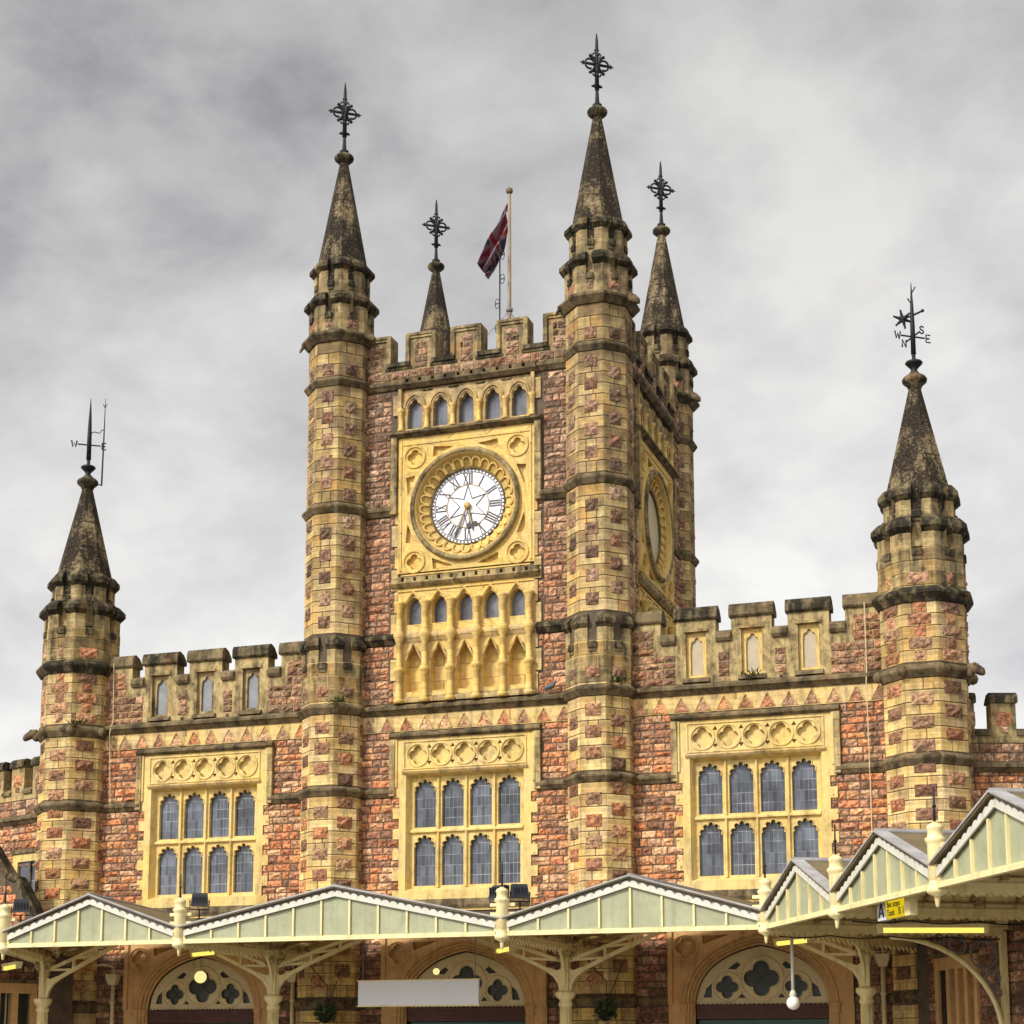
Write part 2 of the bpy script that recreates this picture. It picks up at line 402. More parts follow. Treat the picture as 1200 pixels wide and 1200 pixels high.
LEDGE = lambda d, z0, z1: [(-.05, z0), (d*.35, z0), (d*.8, z0+(z1-z0)*.35), (d, z0+(z1-z0)*.45), (d, z0+(z1-z0)*.7), (d*.75, z0+(z1-z0)*.85), (-.05, z1+.05)]

# ================================================================== the station
S = thing('station_building', 'yellow stone and red rubble railway station with tall clock tower and six spired turrets', 'building')
HX, DEP = 3.87, 7.4       # tower turret half spacing and depth
OX = 12.25                # outer turrets
F0 = Fr(0, 0, 0)

# ---------------- turrets
def facets(cx=0, cy=0): return [Fr(cx, cy, 45*k) for k in range(8)]
TAN = math.tan(PI/8)
def battlement(mb, z_slot, z_cap, z_top, a, over, g=.13, th=.2, mats=('upper', 'cap'), block=True):
    for F in facets():
        for sg in (-1, 1):
            def hx(oi, oo, g0, z0, z1, mat, oo2=None):
                oo2 = oo if oo2 is None else oo2
                b = [(sg*g0, oi), (sg*g0, oo), (sg*TAN*oo, oo), (sg*TAN*oi, oi)]
                t = [(sg*g0, oi), (sg*g0, oo2), (sg*TAN*oo2, oo2), (sg*TAN*oi, oi)]
                if sg < 0: b, t = b[::-1], t[::-1]
                mb.hexa([F.P(u, z0, o) for u, o in b], [F.P(u, z1, o) for u, o in t], mat)
            hx(a-th, a, g, z_slot, z_cap, mats[0])
            H = z_top-z_cap
            hx(a-th-.02, a+.01, g-.02, z_cap, z_cap+H*.28, mats[1], a+over)
            hx(a-th-.02, a+over, g-.03, z_cap+H*.28, z_cap+H*.58, mats[1], a+over*.95)
            hx(a-th-.02, a+over*.95, g-.02, z_cap+H*.58, z_top, mats[1], a-.02)
        if block:
            mb.box(F, -g+.01, g-.01, z_slot-.2, z_slot-.03, a-.06, a+.07, mats[1])
            mb.box(F, -g+.02, g-.02, z_slot-.3, z_slot-.2, a-.06, a+.035, 'ledge')

def band(mb, a, z0, z1, d, mat='ledge'):
    H = z1-z0
    mb.oct([(a-.1, z0), (a+d*.3, z0), (a+d*.85, z0+H*.4), (a+d, z0+H*.5), (a+d, z0+H*.68), (a+.02, z1), (a-.1, z1)], mat=mat)

TINTS = [(1,1,1), (1.08,1.1,1.05), (1.14,1.18,1.2), (.80,.77,.76), (.9,.87,.84), (1.02,.90,.74), (.68,.66,.66), (1,1,1), (1.06,1.02,.9)]
def ashlar(mb, a, z0, z1, ch=.32, wear=0., mat='lime'):
    """courses of dressed blocks, each with its own tone, on all eight facets"""
    n = max(1, round((z1-z0)/ch)); h = (z1-z0)/n
    for k, F in enumerate(facets()):
        for r in range(n):
            za, zb = z0+r*h+.007, z0+(r+1)*h-.007; e = TAN*a; c0 = rnd.uniform(-.22, .22)*e
            cuts = [-e, c0, e] if (r+k) % 2 else [-e, e]
            if rnd.random() < .2: cuts = [-e, -e*.4, e*.4, e]
            for u0, u1 in zip(cuts[:-1], cuts[1:]):
                t = rnd.choice(TINTS); q = rnd.uniform(.92, 1.06)*(1-wear*rnd.random())
                c = tuple(x*q for x in t); i = .007; oo = a+.012+rnd.uniform(0, .006)
                lo, hi = u0+(.0 if u0 == -e else .007), u1-(.0 if u1 == e else .007)
                f = [(lo+i, za+i), (hi-i, za+i), (hi-i, zb-i), (lo+i, zb-i)]; b = [(lo, za), (hi, za), (hi, zb), (lo, zb)]
                mb.mesh([F.P(u, z, oo) for u, z in f]+[F.P(u, z, a-.004) for u, z in b], [(0,1,2,3)]+[(4+j, 4+(j+1) % 4, (j+1) % 4, j) for j in range(4)], mat, c)
def blocks(mb, a, w, h, zs, par=0, F_all=None):
    for k, F in enumerate(facets()):
        off = (zs[1]-zs[0])*.5*((k+par) % 2) if len(zs) > 1 else 0
        for z in zs:
            mb.stone(F, -w/2, w/2, z+off, z+off+h, a+.012, (lambda f, c: tuple(f*x for x in c))(rnd.uniform(.58, .82), redcol(z+off+3, None)), .05)

def gargoyle(mb, a, z, ang, s=1.0):
    d = Vector((math.sin(ang), -math.cos(ang), 0)); b = d*a*1.06
    mb.tube([b+Vector((0,0,z+.02)), b+d*.12*s+Vector((0,0,z)), b+d*.24*s+Vector((0,0,z-.05)), b+d*.36*s+Vector((0,0,z-.13)), b+d*.42*s+Vector((0,0,z-.2))], [.13*s, .15*s, .13*s, .11*s, .05*s], 7, 'ledge')
    for sd in (-1, 1):
        e = Vector((d.y, -d.x, 0))*sd*.07*s
        mb.ball(tuple(b+d*.2*s+e+Vector((0,0,z+.07))), .06*s, 6, 'ledge')

def iron_cross(mb, z, Ht=2.2, beta=36.):
    """scrolled wrought-iron cross, plane turned by beta"""
    d = Vector((math.cos(R(beta)), math.sin(R(beta)), 0)); up = Vector((0,0,1))
    P = lambda u, h: d*u+up*(z+h)
    mb.mat = 'iron'
    mb.lathe([(.13, z-.02), (.14, z+.05), (.07, z+.1), (.055, z+.3), (.04, z+.55), (.035, z+.6)], seg=8)
    mb.tube([P(0, .5), P(0, 1.6), P(0, 2.0), P(0, Ht)], [.035, .028, .022, .008], 6)
    for u in (-.16, .16): mb.tube([P(0, .6), P(u*.6, .62), P(u, .6)], [.03, .025, .012], 5)
    mb.ball(tuple(P(0, .6)), .06, 6)
    c = 1.27
    for w in (d, Vector((-d.y, d.x, 0))*.55):
        Q = lambda u, h: w*u+up*(z+h)
        for sg in (-1, 1):
            mb.tube([Q(0, c), Q(sg*.3, c), Q(sg*.5, c)], [.022, .02, .008], 5)
            mb.tube([Q(sg*.40, c-.05), Q(sg*.43, c), Q(sg*.40, c+.05)], .018, 4)
            mb.tube([Q(sg*(.21+.14*math.cos(t)), c+.15*math.sin(t)) for t in [PI*1.1-k*2*PI/14 for k in range(13)]], .016, 5)
            for sz in (-1, 1):
                mb.tube([Q(sg*(.03+.2*k/6), c+sz*(.04+.22*math.sin(PI/2*k/6))) for k in range(7)], [.02, .02, .02, .02, .022, .028, .02], 5)
                mb.tube([Q(sg*(.07+.05*math.cos(t)), c+sz*(.28+.07*math.sin(t))) for t in [k*2*PI/9 for k in range(9)]], .013, 4)
    mb.ball(tuple(P(0, c)), .05, 6)
    mb.tube([P(-.06, c+.42), P(0, c+.46), P(.06, c+.42)], .02, 4)
    mb.ball(tuple(P(0, 1.84)), .045, 6); mb.ball(tuple(P(0, 1.95)), .035, 6)

def letter(mb, ch, P, s, r=.016):
    L = {'W': [[(-.5, 1), (-.25, 0), (0, .7), (.25, 0), (.5, 1)]], 'N': [[(-.35, 0), (-.35, 1), (.35, 0), (.35, 1)]],
         'E': [[(.4, 1), (-.35, 1), (-.35, 0), (.4, 0)], [(-.35, .5), (.25, .5)]],
         'S': [[(.35, .85), (0, 1), (-.35, .8), (-.2, .55), (.2, .45), (.35, .2), (0, 0), (-.35, .15)]]}[ch]
    for st in L: mb.tube([P(x*s, (y-.5)*s) for x, y in st], r, 4)

def vane(mb, z, beta=36., star=True):
    d = Vector((math.cos(R(beta)), math.sin(R(beta)), 0)); e = Vector((-d.y, d.x, 0)); up = Vector((0,0,1))
    mb.mat = 'iron'
    mb.lathe([(.12, z-.02), (.11, z+.06), (.07, z+.1), (.12, z+.18), (.2, z+.26), (.23, z+.3), (.2, z+.34), (.08, z+.37), (.05, z+.42), (.05, z+.6)], seg=12)
    mb.tube([up*(z+.55), up*(z+1.35), up*(z+1.9), up*(z+2.5)], [.05, .045, .03, .006], 6)
    c = z+1.02
    for w, a, b in ((d, 'W', 'E'), (e, 'S', 'N')) if star else ((d, 'W', 'E'),):
        for sg, ch in ((-1, a), (1, b)):
            if ch in 'NS': sg = -sg if False else sg
            mb.tube([up*c, w*sg*.34+up*c], .016, 5)
            letter(mb, ch, lambda x, y, w=w, sg=sg: w*sg*.44+d*x*(.8)+e*x*.0+up*(c+y), .2)
    mb.ball(tuple(up*c), .065, 6)
    if star:
        k = c+.52
        w = Vector((-.92, -.38, 0))
        mb.tube([w*-.28+up*(k+.2), up*(k+.06), w*.2+up*(k-.02)], .02, 5)
        mb.ball(tuple(w*-.28+up*(k+.2)), .05, 5)
        for q in range(6):
            t = q*PI/3+.3; cc = w*.25+up*(k-.05)
            mb.tube([cc, cc+w*.24*math.cos(t)+up*.24*math.sin(t)], [.04, .016], 5)
            mb.ball(tuple(cc+w*.24*math.cos(t)+up*.24*math.sin(t)), .032, 5)
        mb.ball(tuple(cc), .07, 6)
        mb.tube([up*(z+1.9), d*-.1+up*(z+2.02)], .012, 4); mb.ball(tuple(d*-.1+up*(z+2.03)), .03, 5)
        mb.tube([up*(z+2.2), d*.12+up*(z+2.4)], .012, 4)
    else: mb.ball(tuple(up*(z+1.72)), .045, 6)

def tower_turret():
    a = .835
    t = MB('lime')
    t.oct([(a+.03, 0), (a+.03, 3.05), (a, 3.15), (a, 12.2), (a, 22.0), (a-.2, 22.0)], mat='mortar')
    band(t, a, 2.95, 3.2, .10); band(t, a, 8.70, 8.98, .14); band(t, a, 10.98, 11.3, .16)
    t.oct([(a-.05, 11.25), (a+.04, 11.25), (a+.05, 12.445), (a-.3, 12.445)])
    battlement(t, 12.45, 12.8, 13.18, a+.05, .10, g=.13)
    band(t, a, 16.72, 17.02, .13); band(t, a, 20.45, 20.72, .13); band(t, a, 21.78, 22.14, .22)
    blocks(t, a, .45, .34, [3.5+.575*k for k in range(9)])
    blocks(t, a, .45, .34, [9.0+.575*k for k in range(3)], 1)
    blocks(t, a+.03, .40, .32, [11.45], 1)
    blocks(t, a, .37, .36, [13.4+.64*k for k in range(5)])
    blocks(t, a, .37, .36, [17.1+.64*k for k in range(5)], 1)
    blocks(t, a, .37, .36, [20.78], 0)
    for z0, z1, w_ in ((3.25, 8.7, 0), (9.0, 10.98, .1), (13.25, 16.72, .1), (17.04, 20.45, .25), (20.74, 21.78, .3)): ashlar(t, a, z0, z1, .32, w_)
    ashlar(t, a+.03, .05, 2.9, .32)
    ashlar(t, a+.04, 11.32, 12.43, .32, .15, 'upper')
    b = a+.035
    t.oct([(b-.2, 22.1), (b, 22.1), (b, 22.675), (b-.3, 22.675)], mat='upper')
    for k, F in enumerate(facets()): t.stone(F, -.17 if k % 2 else -.09, .17 if k % 2 else .09, 22.2, 22.52, b, redcol(22), .03)
    battlement(t, 22.68, 22.9, 23.3, b, .14, g=.11)
    c = b-.12
    t.oct([(c-.3, 22.7), (c, 22.7), (c, 23.695), (c-.3, 23.695)], mat='upper')
    battlement(t, 23.7, 24.0, 24.38, c, .13, g=.1, th=.16)
    gargoyle(t, a+.15, 21.95, R(67.5), .8); gargoyle(t, a+.12, 21.95, R(-67.5), .4)
    o = t.build('turret', S)
    s = MB('spire'); s.oct([(.70, 23.6), (.69, 24.3), (.665, 24.42), (.12, 27.62), (.12, 27.72)])
    s.lathe([(.1, 27.6), (.135, 27.64), (.2, 27.68), (.28, 27.76), (.29, 27.82), (.26, 27.87), (.13, 27.95), (.11, 28.0)], seg=16, mat='cap')
    s.build('spire', o)
    x = MB('iron'); x.fat = 1.9; iron_cross(x, 27.98, 2.22); x.build('iron_cross', o)
    return o
TT = tower_turret(); TT.location = (-HX, 0, 0)
for x, y in ((HX, 0), (-HX, DEP), (HX, DEP)):
    q = copy_tree(TT); q.location = (x, y, 0)

def outer_turret(right):
    a = .985
    t = MB('lime')
    t.oct([(a+.03, 0), (a+.03, 3.05), (a, 3.15), (a, 11.1), (a+.03, 11.2), (a+.03, 13.0), (a-.2, 13.0)], mat='mortar')
    band(t, a, 2.95, 3.2, .10); band(t, a, 8.68, 8.98, .14); band(t, a, 10.85, 11.2, .16); band(t, a+.03, 12.74, 13.14, .19, 'cap')
    blocks(t, a, .54, .32, [3.5+.585*k for k in range(9)], 1)
    blocks(t, a, .54, .32, [8.98+.585*k for k in range(3)], 0)
    for k, F in enumerate(facets()):
        for q in range(5):
            w = .29 if (q+k) % 2 else .15
            t.stone(F, -w, w, 11.26+q*.3, 11.26+q*.3+.29, a+.042, tuple(.8*x for x in redcol(12)), .042)
    for z0, z1, w_ in ((3.25, 8.68, 0), (9.0, 10.85, .1)): ashlar(t, a, z0, z1, .29, w_)
    ashlar(t, a+.03, .05, 2.9, .32)
    ashlar(t, a+.03, 11.22, 12.74, .3, .15)
    b = a+.05
    ashlar(t, b, 13.16, 14.1, .31, .15, 'upper')
    t.oct([(b-.2, 13.1), (b, 13.1), (b, 14.115), (b-.3, 14.115)], mat='upper')
    for k, F in enumerate(facets()): t.stone(F, -.27 if (k+right) % 2 else -.09, .27 if (k+right) % 2 else .09, 13.2, 13.5, b+.012, redcol(14), .035)
    battlement(t, 14.12, 14.52, 14.95, b, .15, g=.14, th=.24)
    c = b-.17
    t.oct([(c-.3, 14.2), (c, 14.2), (c, 15.145), (c-.3, 15.145)], mat='upper')
    battlement(t, 15.15, 15.42, 15.85, c, .13, g=.13, th=.18)
    for k in range(8): t.ball((math.cos(PI/8+k*PI/4)*(a+.22), math.sin(PI/8+k*PI/4)*(a+.22), 11.02), .14, 7, 'ledge', (1,1,1.1))
    gargoyle(t, a+.12, 11.1, R(67.5 if right else -67.5), .95)
    o = t.build('turret', S)
    s = MB('spire'); s.oct([(.80, 15.0), (.79, 15.75), (.765, 15.86), (.15, 18.62), (.15, 18.72)])
    s.lathe([(.12, 18.58), (.17, 18.62), (.2, 18.7), (.31, 18.8), (.32, 18.87), (.28, 18.93), (.15, 19.02), (.12, 19.06)], seg=16, mat='cap')
    s.build('spire', o)
    x = MB('iron'); x.fat = 1.45; vane(x, 19.02, 36., bool(right)); x.build('weather_vane', o)
    if not right:
        x = MB('iron'); x.fat = 1.3
        x.tube([(.42, .1, 18.75), (.44, .1, 20.2), (.45, .1, 21.5)], [.022, .018, .006], 5)
        for sg in (-1, 1): x.tube([(.45, .1, 21.2), (.45+sg*.07, .1, 21.32)], .01, 4)
        x.tube([(.02, 0, 20.4), (.15, .03, 20.45), (.3, .07, 20.4), (.36, .09, 20.5), (.45, .1, 20.5)], .012, 4)
        x.tube([(.2, .04, 18.82), (.42, .1, 18.75)], .014, 4)
        x.build('lightning_rod', o)
    return o
OL = outer_turret(0); OL.location = (-OX, .1, 0)
OR_ = outer_turret(1); OR_.location = (OX, .1, 0)

# ---------------- hall walls (front, both bays), tower front and side
WX = 7.93                 # window and door axis of the side bays
E = .9                    # half width taken by a tower turret
def jag(uc, z0, z1, wn, ww, n):
    """surround outline with long-and-short quoins, ccw"""
    h = (z1-z0)/n; rt = []
    for k in range(n):
        w = ww if k % 2 else wn; rt += [(uc+w, z0+k*h), (uc+w, z0+(k+1)*h)]
    return rt+[(2*uc-u, z) for u, z in rt[::-1]]

def bay_lower(uc, ul, ur, nm):
    """masonry of one bay from the ground up to the cornice at z=11"""
    w = MB('mortar')
    door_out = [(uc-1.75, 0), (uc-1.75, 3.0)]
    zt = 11.3
    dop = [(uc-2.2, .001), (uc+2.2, .001), (uc+2.2, 4.9), (uc-2.2, 4.9)]
    win = [(uc-1.72, 6.1), (uc+1.72, 6.1), (uc+1.72, 9.32), (uc+1.92, 9.32), (uc+1.92, 10.27), (uc-1.92, 10.27), (uc-1.92, 9.32), (uc-1.72, 9.32)]
    w.plate(F0, [(ul, -.02), (ur, -.02), (ur, zt), (ul, zt)], [dop, win], -.6, 0.)
    dw = 2.35
    for a, b in ((ul, uc-dw), (uc+dw, ur)):
        w.rubble(F0, a, b, .1, 2.95); w.rubble(F0, a, b, 3.2, 5.6)
    for a, b in ((ul, uc-1.9), (uc+1.9, ur)):
        w.rubble(F0, a, b, 5.6, 8.7); 
    for a, b in ((ul, uc-2.18), (uc+2.18, ur)): w.rubble(F0, a, b, 8.98, 10.52)
    w.build('wall', S)
    # string courses, frieze of trefoils, cornice
    def course(pr, a, b):
        q = MB('ledge'); q.extr(F0, pr, a, b); q.build('string_course', S)
    for a, b in ((ul, uc-2.06), (uc+2.06, ur)): course(LEDGE(.14, 8.70, 8.95), a, b)
    for a, b in ((ul, uc-2.36), (uc+2.36, ur)): course(LEDGE(.10, 2.95, 3.17), a, b)
    course(LEDGE(.22, 10.98, 11.28), ul, ur)
    st = MB('ledge')
    st.extr(F0, [(-.05, 5.62), (.10, 5.62), (.12, 5.7), (.03, 5.92), (-.05, 5.92)], uc-1.86, uc+1.86)
    st.build('window_sill', S)
    fr = MB('lime')
    fr.plate(F0, [(ul, 10.52), (ur, 10.52), (ur, 10.99), (ul, 10.99)], [], 0, .045)
    n = int((ur-ul)/.56); sp = (ur-ul)/n
    for k in range(n):
        c = ul+sp*(k+.5)
        tri = [(c-.19, 10.55), (c+.19, 10.55), (c+.17, 10.66), (c+.06, 10.76), (c, 10.88), (c-.06, 10.76), (c-.17, 10.66)]
        fr.plate(F0, tri, [], 0, .058, 'rock', redcol(10.7))
        fr.tube([F0.P(c-.2, 10.56, .05), F0.P(c-.13, 10.7, .06), F0.P(c, 10.92, .06), F0.P(c+.13, 10.7, .06), F0.P(c+.2, 10.56, .05)], .02, 5, 'lime')
    fr.build('frieze', S)

def big_window(uc):
    o = MB('frame')
    win = [(uc-1.70, 6.12), (uc+1.70, 6.12), (uc+1.70, 9.30), (uc-1.70, 9.30)]
    J = jag(uc, 5.55, 8.96, 1.9, 2.08, 12)
    J = J[:24]+[(uc+1.70, 8.96), (uc+1.70, 6.12), (uc-1.70, 6.12), (uc-1.70, 8.96)]+J[24:]
    o.plate(F0, J, [], -.02, .05)
    rect = [(uc-1.97, 8.962), (uc+1.97, 8.962), (uc+1.97, 10.3), (uc-1.97, 10.3)]
    qs = [uc-1.36+.68*k for k in range(5)]
    qz = 9.84
    fr_in = [(uc-1.7, 8.963), (uc+1.7, 8.963), (uc+1.7, 9.3), (uc-1.7, 9.3)]
    o.plate(F0, [(uc-1.97, 8.962), (uc-1.7, 8.962), (uc-1.7, 9.302), (uc+1.7, 9.302), (uc+1.7, 8.962), (uc+1.97, 8.962), (uc+1.97, 10.3), (uc-1.97, 10.3)],
            [quatre(c, qz, .27, 8) for c in qs]+[[(c+sx*.34+a*.075, qz+sz*.335+b*.055) for a, b in ((-1,-1),(1,-1),(0,1))] if sz > 0 else [(c+sx*.34+a*.075, qz+sz*.335+b*.055) for a, b in ((0,-1),(1,1),(-1,1))] for c in qs[:-1] for sx in (1,) for sz in (-.7, .7)], -.06, .05)
    o.box(F0, uc-1.9, uc+1.9, 9.45, 10.25, -.2, -.08)
    for c in qs: o.tube([F0.P(x, z, .055) for x, z in circ(c, qz, .315, 28)], .034, 5, closed=True)
    for zz in (9.47, 10.22): o.box(F0, uc-1.78, uc+1.78, zz-.018, zz+.018, .045, .08)
    for sg in (-1, 1): o.box(F0, uc+sg*1.76-.018, uc+sg*1.76+.018, 9.49, 10.2, .045, .08)
    o.extr(F0, [(.0, 9.32), (.08, 9.32), (.13, 9.38), (.13, 9.41), (.0, 9.45)], uc-1.8, uc+1.8, 'lime')
    # splayed reveal and sill
    for sg in (-1, 1):
        o.poly([F0.P(uc+sg*1.70, 6.12, .05), F0.P(uc+sg*1.70, 9.30, .05), F0.P(uc+sg*1.62, 9.24, -.16), F0.P(uc+sg*1.62, 6.2, -.16)][::-sg])
    o.poly([F0.P(uc-1.7, 9.30, .05), F0.P(uc-1.62, 9.24, -.16), F0.P(uc+1.62, 9.24, -.16), F0.P(uc+1.7, 9.30, .05)])
    o.poly([F0.P(uc-1.7, 6.12, .05), F0.P(uc+1.7, 6.12, .05), F0.P(uc+1.62, 6.2, -.16), F0.P(uc-1.62, 6.2, -.16)])
    W = o.build('mullioned_window', S)
    t = MB('frame')
    cw = 3.24/4; holes = []
    for k in range(4):
        c = uc-1.62+cw*(k+.5)
        holes.append(lancet(c, .315, 7.86, 9.2, .55, 5, 20, .13)); holes.append(lancet(c, .315, 6.26, 7.66, .55, 5, 20, .13))
    t.plate(F0, [(uc-1.62, 6.2), (uc+1.62, 6.2), (uc+1.62, 9.24), (uc-1.62, 9.24)], holes, -.30, -.16)
    for k in range(5):
        c = uc-1.62+cw*k
        if 0 < k < 4: t.extr(Fr(uc-1.62+cw*k, 0, 0), [(0, 0), (0, .01)], 0, 0) if False else t.hexa([F0.P(c-.05, 6.2, -.17), F0.P(c-.02, 6.2, -.09), F0.P(c+.02, 6.2, -.09), F0.P(c+.05, 6.2, -.17)][::1], [F0.P(c-.05, 9.24, -.17), F0.P(c-.02, 9.24, -.09), F0.P(c+.02, 9.24, -.09), F0.P(c+.05, 9.24, -.17)])
    t.extr(F0, [(-.17, 7.69), (-.08, 7.72), (-.08, 7.76), (-.17, 7.83)], uc-1.62, uc+1.62)
    for h in holes: t.tube([F0.P(*p, -.15) for p in h[2:]], .018, 4)
    t.build('tracery', W)
    for k in range(4):
        c = uc-1.62+cw*(k+.5)
        for z0, z1 in ((7.84, 9.22), (6.24, 7.68)):
            g = MB('leaded'); g.box(F0, c-.36, c+.36, z0, z1, -.285, -.265); g.build('leaded_pane', W)
    b = MB('inside'); b.box(F0, uc-1.75, uc+1.75, 6.05, 9.38, -.62, -.58); b.build('dark_room', W)
    h = MB('ledge')
    h.extr(F0, [(-.0, 10.3), (.1, 10.3), (.17, 10.36), (.17, 10.42), (.0, 10.52)], uc-2.18, uc+2.18)
    for sg in (-1, 1): h.box(F0, min(uc+sg*2.18, uc+sg*2.02), max(uc+sg*2.18, uc+sg*2.02), 8.72, 10.298, 0, .12, 'upper')
    for sg in (-1, 1): h.box(F0, min(uc+sg*2.02, uc+sg*1.96), max(uc+sg*2.02, uc+sg*1.96), 8.964, 10.299, 0, .09, 'frame')
    h.build('hood_mould', W)
    return W

def doorway(uc):
    o = MB('brown')
    out = [(uc-2.34, 0), (uc-2.34, 4.98), (uc+2.34, 4.98), (uc+2.34, 0)][::-1]
    out = [(uc-2.34, .0), (uc+2.34, .0), (uc+2.34, 4.98), (uc-2.34, 4.98)]
    op = lancet(uc, 1.95, .001, 4.78, .44, 0, 18)
    q1 = [quatre(uc+sg*1.88, 4.42, .27, 8) for sg in (-1, 1)]
    tri = [[(uc+sg*1.45, 4.72), (uc+sg*.75, 4.74), (uc+sg*1.42, 4.5)] for sg in (-1, 1)]
    o.plate(F0, out, [op]+q1+tri, -.02, .09)
    o.plate(F0, [(uc-2.3, .0), (uc+2.3, .0), (uc+2.3, 4.95), (uc-2.3, 4.95)], [op], -.5, -.03)
    for sg in (-1, 1):
        o.tube([F0.P(x, z, .1) for x, z in circ(uc+sg*1.88, 4.42, .33, 24)], .03, 5, closed=True)
        o.box(F0, uc+sg*2.28-.06, uc+sg*2.28+.06, 3.0, 4.98, .085, .16)
    o.box(F0, uc-2.34, uc+2.34, 4.985, 5.1, -.0, .16)
    D = o.build('doorway', S)
    m = MB('brown')
    for k, (w, zt, off, r) in enumerate(((1.93, 4.76, .08, .055), (1.86, 4.68, .02, .06), (1.79, 4.60, -.05, .055), (1.73, 4.52, -.12, .05))):
        L = lancet(uc, w, .0, zt, .43, 0, 18)
        m.tube([F0.P(*p, off) for p in [L[0]]+L[::-1][:-2]+[L[1]]] if False else [F0.P(*p, off) for p in ([L[1]]+L[2:]+[L[0]])], r, 6)
    for sg in (-1, 1):
        for q in range(3): m.lathe([(.06, 2.72), (.09, 2.76), (.07, 2.84), (.11, 2.95), (.12, 3.0), (.05, 3.02)], uc+sg*(1.93-.07*q), -(.09-.07*q)*1., 8)
    m.build('arch_moulding', D)
    t = MB('tymp')
    w = 1.68
    big = (uc, 3.62, .56); sm = .36
    holes = [quatre(uc, 3.63, .46, 8)]+[quatre(uc+sg*.88, 3.42, .30, 8) for sg in (-1, 1)]
    holes += [[(uc+sg*1.28, 3.16), (uc+sg*1.5, 3.16), (uc+sg*1.42, 3.4), (uc+sg*1.27, 3.52)][::sg] for sg in (-1, 1)]
    holes += [[(uc+sg*.52, 3.98), (uc+sg*.64, 3.86), (uc+sg*.86, 3.88), (uc+sg*.62, 4.06)][::sg] for sg in (-1, 1)]
    holes += [[(uc+sg*.40, 3.14), (uc+sg*.6, 3.14), (uc+sg*.5, 3.26)][::sg] for sg in (-1, 1)]
    t.plate(F0, lancet(uc, w, 2.98, 4.44, .42, 0, 18), holes, -.26, -.2)
    t.tube([F0.P(x, z, -.19) for x, z in circ(uc, 3.63, .55, 28)], .035, 5, closed=True)
    for sg in (-1, 1): t.tube([F0.P(x, z, -.19) for x, z in circ(uc+sg*.88, 3.42, .37, 24)], .03, 5, closed=True)
    for h in holes[:3]: t.tube([F0.P(*p, -.19) for p in h], .014, 4, closed=True)
    t.build('fanlight', D)
    g = MB('fanglass'); g.box(F0, uc-1.7, uc+1.7, 2.95, 4.46, -.30, -.28)
    for c, z, r in ((uc, 3.63, .3), (uc-.88, 3.42, .2), (uc+.88, 3.42, .2)):
        for sx in (-1, 1): g.bar(F0.P(c-r*.7, z-sx*r*.7, -.27), F0.P(c+r*.7, z+sx*r*.7, -.27), .012, 'ink')
    g.build('fanlight_glass', D)
    l = MB('wood'); l.box(F0, uc-1.66, uc+1.66, 2.62, 2.97, -.3, -.16)
    for zz, d in ((2.93, .06), (2.84, .03), (2.74, .05), (2.64, .02)): l.box(F0, uc-1.67, uc+1.67, zz-.025, zz+.025, -.2, -.16+d)
    for k in range(28): l.box(F0, uc-1.64+k*.119, uc-1.60+k*.119, 2.965, 3.0, -.2, -.12)
    l.build('lintel', D)
    d = MB('green'); d.box(F0, uc-1.66, uc+1.66, .02, 2.6, -.36, -.3)
    for k in range(4):
        x = uc-1.6+k*.8; d.box(F0, x+.03, x+.77, .3, 1.2, -.31, -.28); d.box(F0, x+.08, x+.72, 1.35, 2.45, -.31, -.29, 'fanglass')
    d.build('door', D)

for uc, ul, ur in ((-WX, -OX+.85, -HX-.75), (0., -HX+.75, HX-.75), (WX, HX+.75, OX-.85)):
    bay_lower(uc, ul, ur, ''); big_window(uc); doorway(uc)

